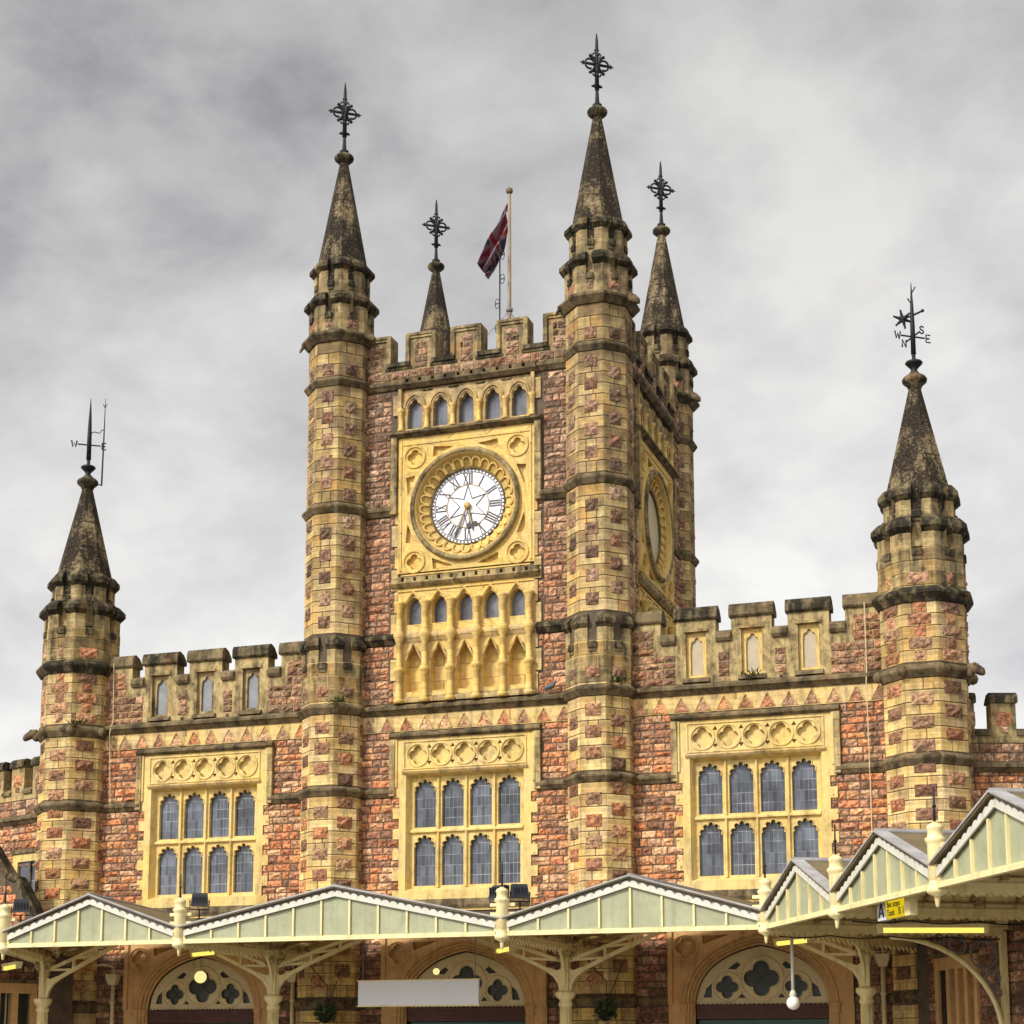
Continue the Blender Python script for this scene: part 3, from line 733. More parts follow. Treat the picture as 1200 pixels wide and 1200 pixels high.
# ---------------- parapets of the side bays
def wing_parapet(uc, ul, ur, pane):
    p = MB('upper'); Fp = Fr(0, -.03, 0); H = .53; sp = 1.47
    cs = [uc-sp, uc, uc+sp]; zg, zt = 12.42, 13.05
    top = []; x0 = ul
    edges = [(ul, cs[0]-H-.41)]+[(c-H, c+H) for c in cs]+[(cs[2]+H+.41, ur)]
    out = [(ul, 11.26), (ur, 11.26)]
    for i, (a, b) in enumerate(edges[::-1]):
        out += [(b, zt), (a, zt)]
        if i < 4: out += [(a, zg), (edges[::-1][i+1][1], zg)]
    holes = [[(c-.27, 11.44), (c+.27, 11.44), (c+.27, 12.66), (c-.27, 12.66)] for c in cs]
    p.plate(Fp, out, holes, -.42, .0, back=True)
    for c in cs:
        p.plate(Fp, [(c-.27, 11.44), (c+.27, 11.44), (c+.27, 12.66), (c-.27, 12.66)], [lancet(c, .17, 11.52, 12.54, .75, 3, 12, .12)], -.2, -.1, 'gold' if uc > 0 else 'upper')
        p.box(Fp, c-.33, c+.33, 12.662, 12.73, -.05, .05); p.extr(Fp, [(-.0, 11.30), (.12, 11.30), (.10, 11.36), (.0, 11.44)], c-.36, c+.36, 'ledge')
    g = .205
    for k in range(2):
        m = (cs[k]+cs[k+1])/2
        p.rubble(Fp, m-.15, m+.15, 11.42, 12.08, .004, .75); p.rubble(Fp, m-.06, m+.06, 11.28, 11.40, .004, .75)
    p.rubble(Fp, ul, cs[0]-H-.02, 11.28, 12.08, .004, .7); p.rubble(Fp, ul, cs[0]-H-.6, 12.1, 12.8, .004, .6)
    p.rubble(Fp, cs[2]+H+.02, ur, 11.28, 12.08, .004, .7); p.rubble(Fp, cs[2]+H+.6, ur, 12.1, 12.8, .004, .6)
    o = p.build('parapet', S)
    q = MB('ledge')
    for i, (a, b) in enumerate(edges):
        e0, e1 = (0 if i == 0 else .05), (0 if i == 4 else .05)
        q.extr(Fp, [(-.48, 12.98), (-.48, 13.1), (-.3, 13.28), (-.1, 13.35), (.02, 13.32), (.08, 13.2), (.09, 13.02), (.05, 12.97)], a-e0, b+e1, 'cap' if i % 2 else 'ledge')
        if i < 4:
            a2, b2 = b+.005, edges[i+1][0]-.005
            q.extr(Fp, [(-.45, 12.42), (-.45, 12.6), (-.05, 12.66), (.1, 12.56), (.11, 12.44), (.06, 12.36), (.0, 12.36), (.0, 12.43)], a2, b2)
    q.build('coping', o)
    for c in cs:
        n = MB(pane); n.box(Fp, c-.2, c+.2, 11.48, 12.6, -.19, -.16); n.build('niche_pane', o)
wing_parapet(-WX-.05, -OX+.85, -HX-.75, 'nicheglass')
wing_parapet(WX-.02, HX+.75, OX-.85, 'nicheboard')

# ---------------- clock tower faces
def dentils(mb, F, u0, u1, z, mat='ledge'):
    mb.extr(F, [(-.02, z), (.10, z), (.20, z+.1), (.20, z+.14), (-.02, z+.2)], u0, u1, mat)
    n = int((u1-u0)/.36); sp = (u1-u0)/n
    for k in range(n): mb.box(F, u0+sp*(k+.12), u0+sp*(k+.88), z+.14, z+.27, .02, .17, mat)
    mb.extr(F, [(-.02, z+.26), (.06, z+.26), (.1, z+.29), (-.02, z+.36)], u0, u1, mat)

def numeral(mb, F, txt, ang, r, h, o):
    w = {'I': .07, 'V': .15, 'X': .16}; tot = sum(w[c] for c in txt); x = -tot/2
    t = R(90-ang); ce = (math.cos(t), math.sin(t)); rt = (math.sin(t), -math.cos(t))
    def P(a, b): return F.P(ce[0]*(r+b)+rt[0]*a, 16.83+ce[1]*(r+b)+rt[1]*a, o)
    def stroke(a0, b0, a1, b1, wd):
        mb.poly([P(a0-wd, b0), P(a0+wd, b0), P(a1+wd, b1), P(a1-wd, b1)])
    for c in txt:
        m = x+w[c]/2
        if c == 'I': stroke(m, -h/2, m, h/2, .021)
        if c == 'V': stroke(m+.005, -h/2, m-.055, h/2, .02); stroke(m, -h/2, m+.055, h/2, .011)
        if c == 'X': stroke(m+.06, -h/2, m-.06, h/2, .02); stroke(m-.06, -h/2, m+.06, h/2, .011)
        x += w[c]
    mb.poly([P(-tot/2, -h/2-.008), P(tot/2, -h/2-.008), P(tot/2, -h/2+.008), P(-tot/2, -h/2+.008)]); mb.poly([P(-tot/2, h/2-.008), P(tot/2, h/2-.008), P(tot/2, h/2+.008), P(-tot/2, h/2+.008)])

def clock(F, working):
    ZC = 16.83
    c = MB('gold')
    pan = [(-2.02, 15.0), (2.02, 15.0), (2.02, 18.93), (-2.02, 18.93)]
    hs = [circ(0, ZC, 1.50, 56)]
    for sx in (-1, 1):
        for sz in (-1, 1):
            hs.append(quatre(sx*1.52, ZC+sz*1.52, .225, 8))
            hs.append([(sx*.95, ZC+sz*1.78), (sx*.35, ZC+sz*1.72), (sx*.98, ZC+sz*1.46)][::1 if sx*sz < 0 else -1])
            hs.append([(sx*1.78, ZC+sz*.95), (sx*1.72, ZC+sz*.4), (sx*1.50, ZC+sz*.98)][::1 if sx*sz > 0 else -1])
    c.plate(F, pan, hs, -.07, .06)
    ring = [(1.9, -.075), (1.9, -.06)]
    c.plate(F, [(-2.0, 15.02), (2.0, 15.02), (2.0, 18.91), (-2.0, 18.91)], [circ(0, ZC, 1.50, 40)], -.14, -.065)
    for sx in (-1, 1):
        for sz in (-1, 1):
            c.tube([F.P(x, z, .065) for x, z in circ(sx*1.52, ZC+sz*1.52, .31, 24)], .038, 5, closed=True)
        c.box(F, sx*1.92-.02, sx*1.92+.02, 15.06, 18.85, .055, .085); c.box(F, -1.9, 1.9, ZC+sx*1.9-.02, ZC+sx*1.9+.02, .055, .085)
    o = c.build('clock', S)
    m = MB('gold')
    ax = lambda v: F.P(v[0], ZC+v[1], v[2])
    m.lathe([(1.64, .0), (1.62, .10), (1.57, .17), (1.50, .18), (1.45, .13), (1.43, .06), (1.42, .0), (1.12, -.13), (1.1, -.2)][::-1] if False else
            [(1.10, -.2), (1.12, -.13), (1.42, .0), (1.43, .06), (1.45, .13), (1.50, .18), (1.57, .17), (1.62, .10), (1.64, .0)], seg=72, axis=ax, sm=True)
    m.f = m.f[:-2]; m.mi = m.mi[:-2]; m.c = m.c[:-2]; m.sm = m.sm[:-2]
    for k in range(28):
        a = 2*PI*k/28; da = PI/28
        pts = []
        for q in range(9):
            t = PI*q/8; aa = a+da*.86*math.cos(t); rr = 1.25+.13*math.sin(t)
            pts.append(F.P(rr*math.sin(aa), ZC+rr*math.cos(aa), (rr-1.12)*.433-.13+.03))
        p0 = a+da*.86; p1 = a-da*.86
        e0 = F.P(1.14*math.sin(p0), ZC+1.14*math.cos(p0), -.09); e1 = F.P(1.14*math.sin(p1), ZC+1.14*math.cos(p1), -.09)
        m.tube([e0]+pts+[e1], .03, 5)
    m.tube([F.P(x, z, -.12) for x, z in circ(0, ZC, 1.10, 60)], .03, 5, closed=True, mat='ledge')
    m.tube([F.P(x, z, .03) for x, z in circ(0, ZC, 1.67, 60)], .035, 5, closed=True, mat='gold')
    m.tube([F.P(x, z, .12) for x, z in circ(0, ZC, 1.545, 72)], .085, 8, closed=True, mat='upper')
    m.build('dial_surround', o)
    d = MB('dial' if working else 'dialside')
    d.poly([F.P(x, z, -.16) for x, z in circ(0, ZC, 1.10, 64)])
    d.build('dial', o)
    if not working: return o
    n = MB('ink')
    for k, t in enumerate(['XII', 'I', 'II', 'III', 'IIII', 'V', 'VI', 'VII', 'VIII', 'IX', 'X', 'XI']): numeral(n, F, t, 30*k, .80, .30, -.152)
    for k in range(60):
        a = 2*PI*k/60; s_ = .022
        n.poly([F.P(1.035*math.sin(a)+x*s_, ZC+1.035*math.cos(a)+z*s_, -.152) for x, z in ((-1,-1),(1,-1),(1,1),(-1,1))])
    for k in range(6):
        a0, a1, a2 = (R(60*k+s_*30) for s_ in (-1, 0, 1))
        T = F.P(.60*math.sin(a1), ZC+.60*math.cos(a1), -.15)
        for b in (a0, a2): n.bar(F.P(.24*math.sin(b), ZC+.24*math.cos(b), -.15), T, .018)
    n.tube([F.P(x, z, -.15) for x, z in circ(0, ZC, .99, 60)], .009, 4, closed=True)
    n.build('numerals', o)
    g = MB('gilt'); g.tube([F.P(x, z, -.15) for x, z in circ(0, ZC, .62, 48)], .011, 4, closed=True); g.tube([F.P(x, z, -.15) for x, z in circ(0, ZC, 1.085, 60)], .02, 4, closed=True); g.build('gilt_rings', o)
    def hand(nm, ang, L, w, off, moon):
        h = MB('ink'); a = R(ang); d_ = (math.sin(a), math.cos(a)); r_ = (d_[1], -d_[0])
        P = lambda u, v: (d_[0]*u+r_[0]*v, ZC+d_[1]*u+r_[1]*v)
        h.plate(F, [P(-.1, -w*.6), P(-.1, w*.6), P(L*.75, w), P(L, .0), P(L*.75, -w)][::-1], [], off, off+.02)
        h.plate(F, [P(-.06, -w*.25), P(-.06, w*.25), P(L*.7, w*.35), P(L*.7, -w*.35)][::-1], [], off+.019, off+.026, 'gilt')
        if moon:
            for sg in (-1, 1): h.plate(F, [(P(L*.72, sg*.10)[0]+x, P(L*.72, sg*.10)[1]+z) for x, z in circ(0, 0, .07, 14)], [], off, off+.02)
        h.build(nm, o)
    hand('hour_hand', 167, .78, .04, -.135, True); hand('minute_hand', 203, 1.0, .034, -.105, False)
    b = MB('gilt'); b.lathe([(.10, -.14), (.10, -.08), (.04, -.06)], seg=16, axis=ax); b.build('hand_boss', o)
    return o

def tower_face(F, full=True, working=False):
    hw = HX-.75 if F is F0 else DEP/2-(.62 if full else .75)
    w = MB('mortar')
    z0 = 11.3
    if not full:
        w.box(F, -hw, hw, z0, 20.6, -.5, 0, 'lime'); w.build('wall', S)
    else:
        up = [(-2.0, 19.12), (2.0, 19.12), (2.0, 20.38), (-2.0, 20.38)]; lo = [(-2.0, 11.5), (2.0, 11.5), (2.0, 14.5), (-2.0, 14.5)]; ck = [(-1.99, 15.03), (1.99, 15.03), (1.99, 18.9), (-1.99, 18.9)]
        w.plate(F, [(-hw, z0), (hw, z0), (hw, 20.7), (-hw, 20.7)], [up, lo, ck], -.5, 0.)
        for a, b in ((-hw, -2.26), (2.26, hw)):
            w.rubble(F, a, b, 11.3, 12.98, .0); w.rubble(F, a, b, 13.3, 16.68); 
            w.rubble(F, a, b, 17.0, 20.38)
        for sg in (-1, 1):
            for k in range(14):
                if 16.7 < 11.4+k*.64 < 19.3: continue
                x = sg*(2.2 if k % 2 else 2.1); w.box(F, min(sg*2.0, x), max(sg*2.0, x), 11.32+k*.64, 11.32+k*.64+.6, -.01, .048, 'lime')
                x0 = sg*2.27; w.rubble(F, min(x, x0), max(x, x0), 11.33+k*.64, 11.9+k*.64, 0) if k % 2 == 0 else None
        w.build('wall', S)
        st = MB('ledge')
        for a, b in ((-hw, -2.2), (2.2, hw)): st.extr(F, LEDGE(.16, 16.70, 17.0), a, b)
        for a, b in ((-hw, -2.08), (2.08, hw)): st.extr(F, LEDGE(.18, 12.98, 13.3), a, b, 'cap')
        for a, b in ((-hw, -2.1), (2.1, hw)): st.extr(F, LEDGE(.14, 20.42, 20.68), a, b)
        for sg in (-1, 1): st.box(F, min(sg*2.22, sg*2.04), max(sg*2.22, sg*2.04), 16.72, 19.02, .0, .14, 'upper')
        dentils(st, F, -2.12, 2.12, 20.4); dentils(st, F, -2.18, 2.18, 14.58, 'upper')
        st.extr(F, LEDGE(.24, 18.93, 19.14), -2.24, 2.24)
        st.build('string_course', S)
        clock(F, working)
        # upper arcade
        a = MB('lime'); hs = [lancet(.78*k, .22, 19.22, 20.10, .8, 3, 14, .12) for k in range(-2, 3)]
        a.plate(F, [(-2.03, 19.12), (2.03, 19.12), (2.03, 20.42), (-2.03, 20.42)], hs, -.22, .0)
        for k in range(-2, 3):
            L = lancet(.78*k, .30, 19.8, 20.22, .62, 0, 12); a.tube([F.P(*p, .02) for p in L[2:]], .04, 5)
            L = lancet(.78*k, .25, 19.75, 20.15, .7, 0, 12); a.tube([F.P(*p, .0) for p in L[2:]], .03, 5)
        for sg in (-1, 1): a.box(F, sg*1.98-.05, sg*1.98+.05, 19.15, 20.40, -.01, .10)
        for k in range(4): a.plate(F, [(.78*(k-1.5)-.12, 20.3), (.78*(k-1.5)+.12, 20.3), (.78*(k-1.5)+.16, 20.34), (.78*(k-1.5)-.16, 20.34)], [], -.01, .03, 'cap')
        A = a.build('arcade', S)
        for k in range(6):
            x = .78*(k-2.5); s_ = MB('gold'); q = F.P(x, 0, .05)
            s_.lathe([(.10, 19.15), (.10, 19.2), (.065, 19.24), (.065, 19.68), (.09, 19.72), (.11, 19.8), (.05, 19.82)], q[0], q[1], 10); s_.build('shaft', A)
        for k in range(-2, 3):
            g = MB('arcglass'); g.box(F, .78*k-.26, .78*k+.26, 19.18, 20.14, -.2, -.18); g.build('pane', A)
        # lower arcade with long shafts
        a = MB('gold'); sp = .757; hs = [lancet(sp*k, .215, 13.52, 14.30, .75, 0, 14) for k in range(-2, 3)]+[lancet(sp*k, .235, 11.62, 12.94, .85, 3, 14, .14) for k in range(-2, 3)]
        a.plate(F, [(-2.03, 11.32), (2.03, 11.32), (2.03, 14.6), (-2.03, 14.6)], hs, -.27, .03)
        a.box(F, -1.9, 1.9, 11.5, 13.0, -.31, -.26)
        for k in range(-2, 3):
            a.tube([F.P(sp*k-.36, 14.02, .07), F.P(sp*k-.3, 14.08, .07), F.P(sp*k, 14.44, .07), F.P(sp*k+.3, 14.08, .07), F.P(sp*k+.36, 14.02, .07)], .05, 5)
            a.tube([F.P(sp*k-.25, 12.5, .04), F.P(sp*k-.1, 12.8, .05), F.P(sp*k, 12.98, .05), F.P(sp*k+.1, 12.8, .05), F.P(sp*k+.25, 12.5, .04)], .028, 5, 'lime')
        a.extr(F, LEDGE(.12, 13.0, 13.3), -2.06, 2.06, 'lime')
        a.extr(F, [(0, 11.3), (.16, 11.3), (.14, 11.42), (0, 11.52)], -2.06, 2.06, 'upper')
        a.box(F, -2.0, 2.0, 14.47, 14.52, .02, .07)
        A = a.build('arcade', S)
        for k in range(6):
            x = sp*(k-2.5); s_ = MB('gold'); q = F.P(x, 0, .17); r = .088
            s_.lathe([(.14, 11.28), (.15, 11.36), (r, 11.46), (r, 12.12), (.13, 12.16), (.15, 12.22), (.12, 12.28), (r-.01, 12.32), (r-.01, 12.98), (.11, 13.02), (.11, 13.06), (.16, 13.14), (.16, 13.22), (.11, 13.3), (r, 13.36), (r-.01, 13.9), (.11, 13.95), (.10, 14.0), (.16, 14.08), (.16, 14.13), (.08, 14.16)], q[0], q[1], 12)
            s_.build('shaft', A)
        for k in range(-2, 3):
            g = MB('arcglass'); g.box(F, sp*k-.26, sp*k+.26, 13.48, 14.34, -.2, -.18); g.build('pane', A)
    # parapet
    p = MB('upper'); zg, zt = 21.16, 22.0
    edges = [(-hw, -2.34)]+[(c-.4, c+.4) for c in (-1.37, 0, 1.37)]+[(2.34, hw)]
    out = [(-hw, 20.7), (hw, 20.7)]
    for i, (a, b) in enumerate(edges[::-1]):
        out += [(b, zt), (a, zt)]
        if i < 4: out += [(a, zg), (edges[::-1][i+1][1], zg)]
    p.plate(F, out, [], -.42, .02, back=True)
    for i, (a, b) in enumerate(edges):
        p.box(F, a-.0, b+.0, zt-.02, zt+.05, -.48, .09); p.box(F, a, b, zt-.1, zt-.021, -.01, .06)
        if i: p.box(F, a-.06, a+.06, zg, zt+.048, -.46, .085)
        if i < 4:
            p.box(F, b-.06, b+.06, zg, zt+.048, -.46, .085); p.box(F, b-.06, edges[i+1][0]+.06, zg-.06, zg+.06, -.47, .095, 'cap'); p.box(F, b-.12, edges[i+1][0]+.12, zg-.15, zg-.061, -.01, .05, 'cap')
        if full:
            m0, m1 = (a, b-.2) if i == 0 else ((a+.2, b) if i == 4 else (a+.2, b-.2))
            p.rubble(F, m0, m1, 21.0, 21.8, .022, 1.)
    if full: p.rubble(F, -hw, hw, 20.72, 20.98, .022, 1.)
    p.build('parapet', S)
tower_face(F0, True, True)
tower_face(Fr(HX+.58, DEP/2, 90), True, False)
tower_face(Fr(-HX, DEP/2, 270), False); tower_face(Fr(0, DEP, 180), False)
# roofs and hidden walls
r = MB('lead')
r.box(Fr(0, DEP/2, 0), -HX+.3, HX-.3, 21.0, 21.2, -DEP/2+.3, DEP/2-.3)
r.box(Fr(0, 5, 0), -OX, OX, 11.3, 11.5, -5, 4.9)
r.build('roof', S)
r = MB('lime'); r.box(Fr(0, 10, 180), -OX, OX, 0, 12.4, 0, .4)
for sg in (-1, 1): r.box(Fr(sg*OX, 5, 90*sg), -4.8, 5, 0, 12.4, -.4, 0)
r.build('wall', S)

# conductor cable down the right bay, swagged cable under the middle window
cb = MB('pole'); cb.tube([F0.P(10.83, 13.05, .16), F0.P(10.83, 11.4, .1), F0.P(10.83, 11.0, .26), F0.P(10.83, 8.97, .12), F0.P(10.83, 8.8, .16), F0.P(10.83, 8.6, .08), F0.P(10.83, 5.0, .08)], .014, 4, 'tymp')
cb.build('conductor_cable', S); cb = MB('pole')
cb.tube([F0.P(-10.95, 13.1, .16), F0.P(-10.95, 11.4, .1), F0.P(-10.95, 11.0, .26), F0.P(-10.95, 8.9, .1)], .014, 4, 'tymp')
cb.build('conductor_cable', S)

# ================================================================== folded-back side ranges
def side_range(sg):
    A = Fr(sg*(OX+.2), .35, 18.9*sg)
    nm = 'brick_range'
    o = thing('side_range', 'lower red stone range with battlements behind the outer turret at the %s edge' % ('right' if sg > 0 else 'left'), 'building', (0, 0, 0))
    U = (lambda a, b: (a, b)) if sg > 0 else (lambda a, b: (-b, -a))
    L = 14.
    w = MB('mortar'); a, b = U(.6, L); w.box(A, a, b, 0, 9.5, -6, 0)
    a, b = U(.7, 8.); 
    x0, x1 = U(1.15, 2.6)
    w.rubble(A, a, b, 8.93, 9.42, 0, .8)
    w.rubble(A, a, b, 7.3, 8.75, 0)
    if sg > 0: w.rubble(A, a, b, 3, 7.3, 0)
    else: w.rubble(A, a, x0, 4, 7.3, 0); w.rubble(A, x1, b, 4, 7.3, 0)
    w.build('wall', o)
    st = MB('ledge'); a, b = U(.6, L); st.extr(A, LEDGE(.2, 8.66, 8.93), a, b); st.build('string_course', o)
    p = MB('upper'); k = 0; u = .75
    a, b = U(.6, L); p.box(A, a, b, 9.42, 9.62, -.4, .03)
    while u < 13:
        a, b = U(u, u+.62 if k else u+.35)
        if k == 0: a, b = U(.6, .95)
        p.box(A, a, b, 9.62, 10.45, -.4, .03); p.stone(A, (a+b)/2-.2, (a+b)/2+.2, 9.85, 10.2, .03, redcol(12)); p.stone(A, (a+b)/2-.1, (a+b)/2+.1, 9.65, 9.83, .03, redcol(12))
        p.extr(A, [(-.45, 10.45), (-.45, 10.5), (-.25, 10.68), (0, 10.7), (.1, 10.6), (.1, 10.43)], a-.04, b+.04, 'cap')
        u = (u+.62 if k else .95)+.42; k += 1
        a, b = U(u-.42, u); p.extr(A, [(-.42, 9.62), (-.42, 9.75), (.0, 9.78), (.09, 9.68), (.09, 9.6)], a+.005, b-.005, 'ledge')
    p.build('parapet', o)
    r = MB('lead'); a, b = U(.6, L); r.box(A, a, b, 9.5, 9.52, -6, -.41); r.build('roof', o)
    if sg < 0:
        f = MB('frame'); f.plate(A, [(x0-.12, 4.), (x1+.12, 4.), (x1+.12, 7.75), (x0-.12, 7.75)], [[(x0+.12, 4.2), (x1-.12, 4.2), (x1-.12, 7.5), (x0+.12, 7.5)]], -.2, .09); 
        f.box(A, x0-.2, x1+.2, 7.752, 7.86, 0, .14, 'ledge')
        W = f.build('window', o)
        g = MB('leaded'); g.box(A, x0, x1, 4.1, 7.6, .0, .03); g.build('leaded_pane', W)
        t = MB('cap'); c = (x0+x1)/2
        for q in (-1, 1): t.tube([A.P(c+q*.6, 5.4, .05), A.P(c+q*.25, 5.9, .05), A.P(c, 6.15, .05), A.P(c, 7.5, .05)], .035, 5)
        t.build('tracery', W)
    return o
side_range(1); side_range(-1)

# low wings running forward from the outer turrets (their fronts stand behind the canopy)
DR = 61.5
def low_wing(sg):
    d = (sg*math.cos(R(DR)), -math.sin(R(DR)))
    base = (14.27, -5.5) if sg > 0 else (-13.9, -5.5)
    s0 = -4.95 if sg > 0 else -5.2
    A = Fr(base[0], base[1], (180-DR)+180 if False else (-DR if sg > 0 else DR))
    # at sg>0 the wall faces the forecourt to the left (-x); u runs toward the viewer
    if sg > 0: A.nn = (-.8788, -.4772)
    else: A.u = (d[0], d[1]); A.nn = (.8788, -.4772)
    flip = 1
    o = thing('low_wing', 'single storey rubble wing under the canopy, running forward on the %s' % ('right past a slatted window' if sg > 0 else 'left below the gabled porch'), 'building')
    X0, X1 = s0, 9.
    w = MB('mortar')
    def bx(mb, u0, u1, z0, z1, o0, o1, mat=None): mb.box(A, u0, u1, z0, z1, o0, o1, mat)
    wz = (.3, 1.9)
    wu = (-3.6, -1.7) if sg > 0 else (-3.9, -3.0)
    ztop = 3.62 if sg > 0 else 3.4
    bx(w, X0, wu[0], 0, 4.7, -6, 0); bx(w, wu[1], X1, 0, 4.7, -6, 0); bx(w, wu[0], wu[1], ztop, 4.7, -6, 0); bx(w, wu[0], wu[1], 0, 1.6, -6, 0)
    bx(w, wu[0], wu[1], 1.6, ztop, -6, -.3, 'inside')
    R_ = lambda a, b, z0, z1: w.rubble(A, a, b, z0, z1, 0)
    R_(X0+.7, wu[0]-.16, .2, 4.6); R_(wu[1]+.16, X1, .2, 4.6); R_(wu[0]-.1, wu[1]+.1, ztop+.3, 4.6)
    # raking gable towards the main building
    w.build('wall', o)
    f = MB('brown')
    f.plate(A, [(wu[0]-.18, 1.4), (wu[1]+.18, 1.4), (wu[1]+.18, ztop+.28), (wu[0]-.18, ztop+.28)], [[(wu[0], 1.6), (wu[1], 1.6), (wu[1], ztop), (wu[0], ztop)]], -.1, .07)
    f.box(A, wu[0]-.25, wu[1]+.25, ztop+.285, ztop+.38, 0, .14, 'ledge')
    W = f.build('window', o)
    g = MB('fanglass'); bx(g, wu[0], wu[1], 1.6, ztop, -.26, -.24, 'fanglass'); g.build('pane', W)
    n = 3 if sg > 0 else 1
    m = MB('brown')
    for k in range(1, n+1):
        c = wu[0]+(wu[1]-wu[0])*k/(n+1); bx(m, c-.09, c+.09, 1.6, ztop, -.2, .04)
        bx(m, c+.14, c+.18, 1.6, ztop, -.23, -.18, 'white')
    m.build('mullion', W)
    r = MB('lead')
    hi = 5.0
    p = [A.P(X0+.3, 4.72, .15), A.P(X1, 4.72, .15), A.P(X1, hi, -3.2), A.P(X0+.3, hi, -3.2), A.P(X1, 4.72, -6.2), A.P(X0+.3, 4.72, -6.2)]
    if sg > 0: p = [A.P(X0+.3, 4.72, .15), A.P(X1, 4.72, .15), A.P(X1, 6.4, -2.9), A.P(X0+.3, 6.4, -2.9), A.P(X1, 4.72, -6.2), A.P(X0+.3, 4.72, -6.2)]
    r.poly([p[0], p[1], p[2], p[3]]); r.poly([p[3], p[2], p[4], p[5]]); r.poly([p[0], p[3], p[5]]); r.poly([p[1], p[4], p[2]])
    r.build('roof', o)
    if sg > 0:
        q = MB('upper'); a = [A.P(X0+.2, 4.6, .3), A.P(X0+.2, 6.6, -2.9)]
        q.bar(a[0], a[1], .4, 'cap', .16); q.build('raking_coping', o)
    return A
AR = low_wing(1); AL = low_wing(-1)

gp = thing('gabled_porch', 'red rubble gable with sloping stone coping at the left edge by a tall window', 'porch')
FG = Fr(0, -2.5, 0); GP = [(-13.82, 8.3), (-12.6, 6.66), (-12.29, 6.54), (-11.58, 5.4), (-11.0, 4.45)]
m = MB('mortar')
gz = [(-19.5, 4.2), (GP[-1][0]-.1, 4.2)]+[(x-.08, z-.1) for x, z in GP[::-1]]+[(-19.5, 8.5)]
m.plate(FG, gz, [], -.3, 0, back=True)
m.hexa([(-19.5, -2.2, 4.2), (-11.4, -2.2, 4.2), (-11.4, -.9, 4.2), (-19.5, -.9, 4.2)], [(-19.5, -2.2, 8.0), (-11.7, -2.2, 4.6), (-11.7, -.9, 4.6), (-19.5, -.9, 8.0)], 'lead')
for k in range(14):
    z = 4.4+k*.25
    xs = [x0+(x1-x0)*(z+.28-z0)/(z1-z0) for (x0, z0), (x1, z1) in zip(GP[:-1], GP[1:]) if min(z0, z1) <= z+.28 <= max(z0, z1)]
    if xs: m.rubble(FG, -19., xs[0]-.25, z, z+.24, 0)
m.build('wall', gp)
m = MB('cap')
for (x0, z0), (x1, z1) in zip(GP[:-1], GP[1:]): m.bar((x0, -2.36, z0), (x1, -2.36, z1), .42, None, .17)
m.build('coping', gp)

# ================================================================== canopies
YF = -8.0
P0, P1, P2, P3 = (-8.78, YF), (-4.02, YF), (3.86, YF), (9.60, YF)
DV = Vector((math.cos(R(DR)), -math.sin(R(DR)))); NV = Vector((DV.y, -DV.x)); NV = Vector((.8788, .4772))
P4 = tuple(Vector(P3)+DV*4.15); P5 = tuple(Vector(P3)+DV*8.62); P6 = tuple(Vector(P3)+DV*13.1); P7 = tuple(Vector(P3)+DV*17.6)
ZR, ZE, ZA = 4.24, 4.60, 5.40    # rail bottom, eave, apex

